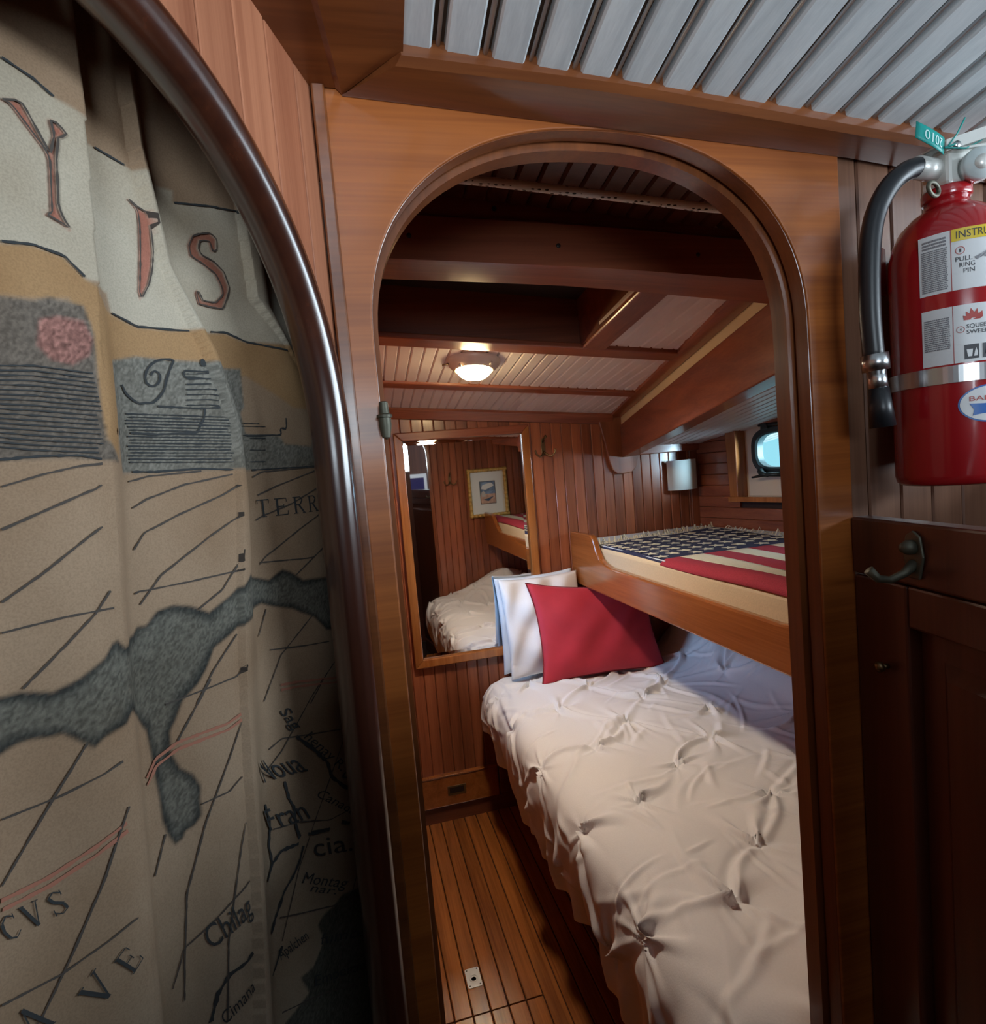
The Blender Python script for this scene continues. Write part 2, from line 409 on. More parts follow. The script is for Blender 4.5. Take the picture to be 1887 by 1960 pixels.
CURTAIN_ART = {
 'THIN': [[(-0.2838,1.4912),(-0.2807,1.4925),(-0.2777,1.4939),(-0.2746,1.4952),(-0.2715,1.4967),(-0.2682,1.4981),(-0.265,1.4994),(-0.2618,1.5008),(-0.2583,1.5022),(-0.2547,1.5036),(-0.2509,1.5051),(-0.2466,1.5066),(-0.2419,1.5083),(-0.2369,1.5099),(-0.2316,1.5117),(-0.2259,1.5182)],[(-0.2883,1.4515),(-0.2857,1.4532),(-0.2831,1.4549),(-0.2804,1.4567),(-0.2778,1.4584),(-0.2752,1.4603),(-0.2724,1.4621),(-0.2697,1.4639),(-0.2667,1.4662),(-0.2637,1.4684),(-0.2606,1.4707),(-0.2573,1.473),(-0.2539,1.4753),(-0.2502,1.4776),(-0.2464,1.48),(-0.2407,1.4832),(-0.2343,1.4864)],[(-0.2811,1.5149),(-0.2781,1.5159),(-0.2751,1.5168),(-0.2721,1.5178),(-0.2689,1.5188),(-0.2657,1.5198),(-0.2623,1.5209),(-0.2587,1.5217),(-0.2547,1.5225),(-0.2507,1.5234),(-0.2463,1.5243),(-0.2417,1.5252),(-0.2349,1.5257),(-0.2276,1.5263)],[(-0.2902,1.4349),(-0.287,1.435),(-0.2838,1.4352),(-0.2806,1.4354),(-0.2774,1.4355),(-0.2741,1.4357),(-0.2708,1.4359),(-0.2673,1.436),(-0.2637,1.4362),(-0.26,1.4361),(-0.2561,1.4359),(-0.2518,1.4357),(-0.2473,1.4354),(-0.2423,1.4351),(-0.2368,1.4346),(-0.2305,1.434),(-0.2247,1.4359)],[(-0.1998,1.4342),(-0.1929,1.4362),(-0.1871,1.4359),(-0.1818,1.4358),(-0.1763,1.4357),(-0.1709,1.4356),(-0.1653,1.4355),(-0.1595,1.4353),(-0.1534,1.4352),(-0.1468,1.4352),(-0.1399,1.4352),(-0.1328,1.4351),(-0.1256,1.4351),(-0.1182,1.4351),(-0.1099,1.435),(-0.1072,1.4358)],[(-0.0439,1.4318),(-0.0329,1.4305),(-0.0236,1.4295),(-0.0151,1.4286),(-0.0068,1.4278),(0.0018,1.4268),(0.0112,1.4258),(0.0233,1.4254)],[(-0.196,1.5143),(-0.186,1.5156),(-0.1797,1.5169),(-0.1734,1.5182),(-0.1673,1.5185),(-0.1611,1.5188),(-0.155,1.5192),(-0.1487,1.5195),(-0.1425,1.5198),(-0.1364,1.5201),(-0.1303,1.5204)],[(-0.1943,1.4943),(-0.185,1.4978),(-0.1775,1.5014),(-0.1713,1.5031),(-0.1649,1.5048),(-0.1586,1.5066),(-0.152,1.5085),(-0.1455,1.5104),(-0.1387,1.5113),(-0.1321,1.5123),(-0.1254,1.5133),(-0.1188,1.5144),(-0.1118,1.5154),(-0.1039,1.5166)],[(-0.1923,1.4664),(-0.1873,1.4718),(-0.1826,1.4772),(-0.1769,1.4793),(-0.1711,1.4813),(-0.1651,1.4835),(-0.1591,1.4857),(-0.1528,1.4879),(-0.1466,1.4897),(-0.1404,1.4916),(-0.1343,1.4936),(-0.1283,1.4955),(-0.1221,1.4976),(-0.1159,1.4996),(-0.1093,1.5026),(-0.1018,1.5057),(-0.0989,1.5088)],[(-0.0392,1.5142),(-0.027,1.5188),(-0.0183,1.5192),(-0.0098,1.5195),(-0.0009,1.5199),(0.0087,1.5203),(0.0197,1.5208),(0.0321,1.5213),(0.0448,1.5218),(0.0576,1.5223)],[(-0.1924,1.4269),(-0.188,1.4312),(-0.1835,1.4355),(-0.1791,1.44),(-0.1746,1.4446),(-0.1696,1.4473),(-0.1643,1.4501),(-0.1589,1.453),(-0.1532,1.4559),(-0.1474,1.4588),(-0.1414,1.4618),(-0.1355,1.4649),(-0.1296,1.4681),(-0.1231,1.4711),(-0.1166,1.4742),(-0.1098,1.4774),(-0.1024,1.4806),(-0.1009,1.4873),(-0.0884,1.4939)],[(-0.035,1.4966),(-0.0244,1.4999),(-0.0148,1.5034),(-0.007,1.5057),(0.0013,1.508),(0.0102,1.5104),(0.0205,1.5129),(0.0318,1.5154),(0.0436,1.5181)],[(-0.2854,1.4015),(-0.2831,1.4036),(-0.2808,1.4058),(-0.2784,1.4079),(-0.2759,1.4101),(-0.2735,1.4123),(-0.271,1.4146),(-0.2685,1.4169),(-0.2658,1.4191),(-0.2631,1.4216),(-0.2603,1.4241),(-0.2572,1.4267),(-0.2541,1.4292),(-0.2508,1.4317),(-0.2473,1.4343),(-0.2437,1.438),(-0.2399,1.4417),(-0.2357,1.4455),(-0.2312,1.4493),(-0.23,1.4539),(-0.2287,1.4584),(-0.2273,1.463),(-0.2269,1.4677),(-0.2237,1.4728),(-0.2173,1.4777)],[(-0.1503,1.4127),(-0.1448,1.415),(-0.1391,1.4175),(-0.1334,1.42),(-0.1274,1.4225),(-0.1226,1.427),(-0.1178,1.4317),(-0.1127,1.4364),(-0.1075,1.4412),(-0.1067,1.4466),(-0.1052,1.4531),(-0.1022,1.4594),(-0.0987,1.4658),(-0.094,1.4722)],[(-0.0421,1.4726),(-0.0328,1.4757),(-0.0237,1.4779),(-0.0152,1.4801),(-0.0069,1.4824),(0.002,1.4848),(0.0104,1.488),(0.0197,1.4913),(0.0301,1.4947),(0.0409,1.4982),(0.0518,1.5019),(0.0624,1.5056)],[(-0.1632,1.3416),(-0.16,1.3457),(-0.1568,1.3497),(-0.1533,1.3538),(-0.1499,1.3579),(-0.1461,1.362),(-0.1409,1.3661),(-0.1357,1.3702),(-0.1301,1.3743),(-0.1243,1.3785),(-0.1182,1.3827)],[(-0.1203,1.3254),(-0.118,1.3311),(-0.1155,1.3368),(-0.1128,1.3425),(-0.1098,1.3482),(-0.1067,1.3539),(-0.1028,1.3594)],[(-0.0661,1.3624),(-0.0594,1.3678),(-0.0539,1.3737),(-0.0485,1.3798),(-0.0435,1.3862)],[(-0.0668,1.3032),(-0.0606,1.3082),(-0.0545,1.3134),(-0.0482,1.3186),(-0.0422,1.3242),(-0.0366,1.33),(-0.0315,1.3361),(-0.024,1.3404),(-0.0171,1.345),(-0.0104,1.3499),(-0.0038,1.3549),(0.0028,1.36),(0.01,1.3652)],[(-0.0045,1.275),(0.0004,1.2803),(0.0055,1.2857),(0.0108,1.2911),(0.0165,1.2964),(0.0234,1.3009),(0.0314,1.3051),(0.0406,1.3091),(0.0511,1.3128),(0.0619,1.3167)],[(-0.0443,1.4298),(-0.0339,1.4363),(-0.0249,1.4402),(-0.0167,1.4444),(-0.0089,1.4487),(-0.0007,1.4531),(0.0081,1.4576),(0.0181,1.4617),(0.0295,1.4658),(0.0417,1.4701),(0.054,1.4745),(0.0661,1.4791)],[(-0.0035,1.411),(0.0035,1.4154),(0.0112,1.4199),(0.0198,1.4243),(0.03,1.4288),(0.0414,1.4334),(0.0529,1.4382),(0.0641,1.4432)],[(-0.184,1.3496),(-0.1788,1.3497),(-0.1735,1.3498),(-0.1681,1.3499),(-0.1626,1.35),(-0.1565,1.35),(-0.1501,1.3498),(-0.1422,1.3496),(-0.1337,1.3493),(-0.124,1.3486),(-0.1184,1.3513),(-0.1166,1.3555),(-0.1036,1.356)],[(-0.0456,1.346),(-0.0332,1.3431),(-0.0227,1.3407),(-0.013,1.3386),(-0.0039,1.3367),(0.0057,1.3351),(0.0162,1.3333),(0.0291,1.3309)],[(-0.3023,1.3353),(-0.2989,1.3349),(-0.2957,1.3346),(-0.2925,1.3344),(-0.2893,1.3342),(-0.2861,1.3341),(-0.283,1.334),(-0.2799,1.334),(-0.2767,1.334),(-0.2737,1.3344),(-0.2704,1.3348),(-0.2672,1.3352),(-0.2638,1.3356),(-0.2603,1.3359),(-0.2565,1.3361),(-0.253,1.337),(-0.2492,1.3377),(-0.245,1.3383),(-0.2405,1.3387),(-0.2351,1.3388)],[(-0.1702,1.2649),(-0.1653,1.2646),(-0.16,1.2642),(-0.1544,1.2637),(-0.1482,1.2628),(-0.1424,1.2648),(-0.1357,1.2663),(-0.1279,1.2673),(-0.1273,1.2725),(-0.1193,1.2737)],[(-0.0679,1.257),(-0.0572,1.257),(-0.0461,1.257),(-0.035,1.2528),(-0.0248,1.2492),(-0.0157,1.2461),(-0.0071,1.2433),(0.0014,1.2406),(0.0101,1.2379),(0.0196,1.2348),(0.0308,1.2309)],[(-0.3072,1.3009),(-0.3049,1.303),(-0.3027,1.3052),(-0.3005,1.3076),(-0.2984,1.31),(-0.2962,1.3124),(-0.2941,1.315),(-0.2921,1.3176),(-0.2901,1.3202),(-0.288,1.3229),(-0.2861,1.3257),(-0.284,1.3285),(-0.282,1.3313),(-0.28,1.3343),(-0.2779,1.3372),(-0.2758,1.3402),(-0.2736,1.3432),(-0.2714,1.3462),(-0.2692,1.3493),(-0.267,1.3524),(-0.2647,1.3555),(-0.2623,1.3585)],[(-0.2992,1.2177),(-0.2972,1.22),(-0.2952,1.2224),(-0.2932,1.2249),(-0.2912,1.2274),(-0.2894,1.2301),(-0.2874,1.2328),(-0.2855,1.2355),(-0.2836,1.2383),(-0.2818,1.2412),(-0.28,1.2441),(-0.2783,1.2472),(-0.2766,1.2503),(-0.2748,1.2533),(-0.2731,1.2565),(-0.2713,1.2597),(-0.2696,1.2629),(-0.2677,1.266),(-0.2659,1.2692),(-0.2641,1.2725),(-0.2624,1.2759),(-0.2609,1.2794),(-0.2593,1.2829),(-0.2576,1.2864),(-0.2559,1.2899),(-0.2541,1.2933),(-0.2523,1.2968),(-0.25,1.3006),(-0.2476,1.3045),(-0.2451,1.3083),(-0.2423,1.312),(-0.2394,1.3157)],[(-0.3164,1.2415),(-0.3131,1.2401),(-0.3098,1.2389),(-0.3066,1.2379),(-0.3034,1.2369),(-0.3002,1.236),(-0.2972,1.2352),(-0.2941,1.2345),(-0.2911,1.2339),(-0.2881,1.2333),(-0.2849,1.2335),(-0.2818,1.2338),(-0.2787,1.2341),(-0.2756,1.2345),(-0.2724,1.2348),(-0.2692,1.2352),(-0.2659,1.2356),(-0.2629,1.2362),(-0.2597,1.2368),(-0.2565,1.2373),(-0.253,1.2377),(-0.2491,1.2377),(-0.2449,1.2376),(-0.2425,1.241),(-0.2388,1.2433),(-0.2347,1.2454)],[(-0.2111,1.2319),(-0.2077,1.2354),(-0.2051,1.2394),(-0.2025,1.2436),(-0.2002,1.248),(-0.1979,1.2525),(-0.1957,1.2571)],[(-0.2072,1.1472),(-0.2043,1.1508),(-0.2015,1.1546),(-0.1989,1.1586),(-0.1964,1.1627),(-0.194,1.1671),(-0.1893,1.1677),(-0.1849,1.1686),(-0.1805,1.1697),(-0.1762,1.1709),(-0.1719,1.1723),(-0.1676,1.1741),(-0.1632,1.1759),(-0.1586,1.1776),(-0.1535,1.179),(-0.1477,1.1799),(-0.1407,1.1815),(-0.1361,1.1852),(-0.1341,1.191)],[(-0.1993,1.1305),(-0.1984,1.1367),(-0.1974,1.1428),(-0.1965,1.149),(-0.1957,1.1553),(-0.1947,1.1608),(-0.1937,1.1662),(-0.1927,1.1717),(-0.1918,1.1771),(-0.1908,1.1826),(-0.1899,1.1882),(-0.1889,1.1937),(-0.1881,1.1993),(-0.1872,1.205),(-0.1853,1.2092),(-0.1835,1.2136),(-0.1817,1.218),(-0.1798,1.2224),(-0.1781,1.2269),(-0.1762,1.2314),(-0.1745,1.236),(-0.1726,1.2405),(-0.1708,1.2451),(-0.1688,1.2497),(-0.1665,1.254),(-0.1641,1.2584),(-0.1615,1.2627),(-0.1588,1.2669),(-0.1561,1.2713),(-0.1532,1.2755),(-0.1502,1.2799),(-0.147,1.2841),(-0.1436,1.2883),(-0.1402,1.2925),(-0.1366,1.2968),(-0.1329,1.301),(-0.1289,1.3053),(-0.1247,1.3095),(-0.1227,1.3148),(-0.122,1.3207),(-0.1211,1.3285),(-0.1179,1.3355),(-0.1137,1.3421)],[(-0.1795,1.3196),(-0.1766,1.3235),(-0.1736,1.3275),(-0.1705,1.3315),(-0.1674,1.3355),(-0.1641,1.3396),(-0.1608,1.3436),(-0.1573,1.3477),(-0.1536,1.3518),(-0.1498,1.3558)],[(-0.1733,1.0884),(-0.1726,1.0939),(-0.1719,1.0994),(-0.1711,1.105),(-0.1704,1.1105),(-0.1697,1.116),(-0.1689,1.1215),(-0.1682,1.127),(-0.1675,1.1326),(-0.1667,1.1381),(-0.166,1.1437),(-0.1653,1.1492),(-0.1639,1.1543),(-0.1626,1.1594),(-0.1611,1.1643),(-0.1597,1.1694),(-0.1582,1.1745),(-0.1567,1.1795),(-0.1551,1.1844),(-0.1535,1.1894),(-0.1518,1.1944),(-0.15,1.1994),(-0.1482,1.2043),(-0.1463,1.2092),(-0.1443,1.2141),(-0.1417,1.2189),(-0.139,1.2237),(-0.1359,1.2283),(-0.1327,1.2329),(-0.1307,1.2383),(-0.13,1.2446),(-0.1294,1.2509),(-0.1289,1.2573),(-0.1263,1.2625),(-0.1217,1.2666)],[(-0.0764,1.2394),(-0.0672,1.2415),(-0.0581,1.2438),(-0.0486,1.2461),(-0.0419,1.2494),(-0.0353,1.253),(-0.0293,1.2569),(-0.0235,1.2611),(-0.0182,1.2656),(-0.0132,1.2704),(-0.0083,1.2753),(-0.0035,1.2803),(0.0016,1.2851),(0.0071,1.2898),(0.0127,1.2946)],[(-0.0791,1.0742),(-0.0762,1.079),(-0.0733,1.0838),(-0.0705,1.0889),(-0.0676,1.0938),(-0.0646,1.0987),(-0.0615,1.1037),(-0.0583,1.1086),(-0.0551,1.1136),(-0.0516,1.1185),(-0.0482,1.1234),(-0.0434,1.1275),(-0.0385,1.1316),(-0.0336,1.1358),(-0.0288,1.1402),(-0.0241,1.1448),(-0.0196,1.1497),(-0.0153,1.1548),(-0.0112,1.16),(-0.0069,1.1656),(-0.0028,1.1713),(0.0011,1.1773),(0.0052,1.1832),(0.0092,1.1893),(0.0134,1.1953),(0.0178,1.2013),(0.0225,1.2072),(0.0276,1.2131),(0.0335,1.2187),(0.0395,1.2241),(0.0466,1.2292),(0.0541,1.2341),(0.0621,1.2391),(0.0712,1.2438)],[(-0.0096,0.9888),(-0.0065,0.9945),(-0.0037,1.0006),(-0.0008,1.0068),(0.0019,1.0131),(0.0046,1.0195),(0.0072,1.026),(0.0098,1.0326),(0.0124,1.0392),(0.0158,1.0449),(0.0194,1.0506),(0.0229,1.0564),(0.0268,1.062),(0.031,1.0674)],[(-0.0739,1.182),(-0.0627,1.1772),(-0.051,1.1722),(-0.0384,1.1667),(-0.0274,1.1604),(-0.017,1.1545),(-0.0074,1.1492),(0.0018,1.1442),(0.0118,1.1426),(0.0226,1.1406)],[(-0.0787,1.0974),(-0.0676,1.0905),(-0.056,1.0834),(-0.0465,1.0777),(-0.0364,1.0715),(-0.0259,1.065),(-0.0156,1.0588),(-0.0057,1.053),(0.0047,1.0492),(0.0148,1.0457),(0.0258,1.0416)],[(-0.0889,1.0111),(-0.0802,1.0059),(-0.0722,1.0015),(-0.0643,0.9973),(-0.0564,0.9932),(-0.0479,0.9887),(-0.0388,0.9835),(-0.0286,0.9763),(-0.0176,0.9683),(-0.007,0.9608),(0.0033,0.9537),(0.0131,0.9472),(0.0233,0.9404),(0.0345,0.9327)]],
 'RIVER': [[(-0.1186,1.2754),(-0.1181,1.2646),(-0.1114,1.2523)],[(-0.0954,1.2343),(-0.0886,1.2212),(-0.0836,1.2106),(-0.0802,1.2007),(-0.0776,1.1914),(-0.0793,1.1847),(-0.0811,1.1781),(-0.083,1.1716),(-0.0813,1.1623),(-0.08,1.1532),(-0.0732,1.1544),(-0.0666,1.1558),(-0.0552,1.1517),(-0.0429,1.1471)],[(-0.0513,1.2161),(-0.0493,1.2065),(-0.0476,1.197),(-0.0424,1.1841),(-0.0427,1.1743),(-0.0429,1.1645),(-0.0399,1.1513)],[(-0.0255,1.2496),(-0.0184,1.2411),(-0.0117,1.2327),(-0.0051,1.2243),(0.0008,1.2148),(0.0068,1.2052),(0.0086,1.1962),(0.0105,1.1872),(0.0172,1.1782),(0.0244,1.1687),(0.0354,1.1597)],[(-0.0274,1.147),(-0.0175,1.1423),(-0.0083,1.1382),(0.0004,1.1344)],[(0.0156,1.133),(0.0267,1.1247)],[(-0.0365,1.1403),(-0.0406,1.1356),(-0.0445,1.1308),(-0.05,1.1272),(-0.0553,1.1236),(-0.0626,1.1204),(-0.0696,1.1171),(-0.0733,1.1127),(-0.0771,1.1084),(-0.0809,1.1042),(-0.0847,1.1002),(-0.0893,1.0945),(-0.0954,1.0904)],[(-0.184,1.0987),(-0.1823,1.1029),(-0.1804,1.107),(-0.1786,1.1113),(-0.1769,1.1156),(-0.1738,1.1181),(-0.1707,1.1207),(-0.1675,1.1231),(-0.1612,1.1227),(-0.154,1.1215),(-0.1496,1.1231),(-0.1444,1.1242),(-0.1435,1.1292)],[(-0.1057,1.019),(-0.1037,1.0242),(-0.1021,1.0299),(-0.1009,1.0361),(-0.0996,1.0422),(-0.0985,1.0486),(-0.0976,1.0551),(-0.0918,1.0573),(-0.0875,1.0612),(-0.0835,1.0654),(-0.0797,1.0698)],[(-0.08,1.1532),(-0.0848,1.1473),(-0.091,1.1426)]],
 'PINK': [[(-0.3086,1.2912),(-0.3053,1.2905),(-0.3021,1.29),(-0.2989,1.2895),(-0.2958,1.2892),(-0.2928,1.289),(-0.2898,1.2888),(-0.2868,1.2887),(-0.2837,1.2892),(-0.2807,1.2898),(-0.2778,1.2904),(-0.2747,1.2911),(-0.2716,1.2917),(-0.2684,1.2923),(-0.2652,1.2929),(-0.2622,1.294),(-0.2589,1.2949),(-0.2555,1.2957),(-0.2519,1.2965),(-0.2479,1.2971),(-0.2436,1.2975),(-0.2386,1.2976)],[(-0.2071,1.3003),(-0.2026,1.3035),(-0.1989,1.3073),(-0.1956,1.3113),(-0.1902,1.3127),(-0.1851,1.3143),(-0.18,1.3161),(-0.1752,1.3159),(-0.1704,1.3157),(-0.1654,1.3155),(-0.1602,1.3152),(-0.1546,1.3147),(-0.1484,1.3141),(-0.1415,1.3131),(-0.1323,1.3136),(-0.1228,1.3141),(-0.119,1.3173),(-0.1073,1.3179)],[(-0.0375,1.3053),(-0.0254,1.3024),(-0.0147,1.3001),(-0.0063,1.2976),(0.002,1.2953),(0.011,1.2927),(0.0209,1.2897),(0.0328,1.2861)]],
 'RIB': [[(-0.2633,1.6536),(-0.2596,1.6543),(-0.2557,1.6551),(-0.2518,1.6559),(-0.2478,1.6567),(-0.2439,1.6563),(-0.24,1.6558),(-0.236,1.6553),(-0.2319,1.6548),(-0.2292,1.652),(-0.2263,1.6493),(-0.2233,1.6464),(-0.2203,1.6436),(-0.2165,1.6419),(-0.2124,1.6402)],[(-0.1861,1.6331),(-0.1795,1.6316),(-0.1733,1.6299),(-0.1671,1.628),(-0.1614,1.6286),(-0.1558,1.6291),(-0.1503,1.6296),(-0.1447,1.63),(-0.1391,1.6305),(-0.1331,1.6312),(-0.1266,1.6321),(-0.1221,1.6324),(-0.1217,1.6313)],[(-0.0802,1.643),(-0.0709,1.6446),(-0.0626,1.6458),(-0.0553,1.6443),(-0.0481,1.6426),(-0.0414,1.6408),(-0.0346,1.6404),(-0.0276,1.6399),(-0.0205,1.6394),(-0.0125,1.6392),(-0.0028,1.6393),(0.0074,1.6394)],[(-0.2488,1.7622),(-0.2459,1.7616),(-0.2431,1.7608),(-0.2404,1.76),(-0.2376,1.7591),(-0.2348,1.7583),(-0.2317,1.7564),(-0.2287,1.7544),(-0.2255,1.7525)],[(-0.1837,1.7464),(-0.1789,1.7456),(-0.1739,1.7448),(-0.1689,1.744),(-0.1636,1.7433),(-0.1575,1.7429),(-0.1542,1.7415),(-0.1536,1.7383),(-0.1462,1.7393)],[(-0.1101,1.7403),(-0.1038,1.7421),(-0.0974,1.7438),(-0.091,1.7456),(-0.084,1.7475),(-0.0768,1.7496),(-0.068,1.7514),(-0.0586,1.7534),(-0.0481,1.7559),(-0.0466,1.7516),(-0.0411,1.7493),(-0.0285,1.7503)]],
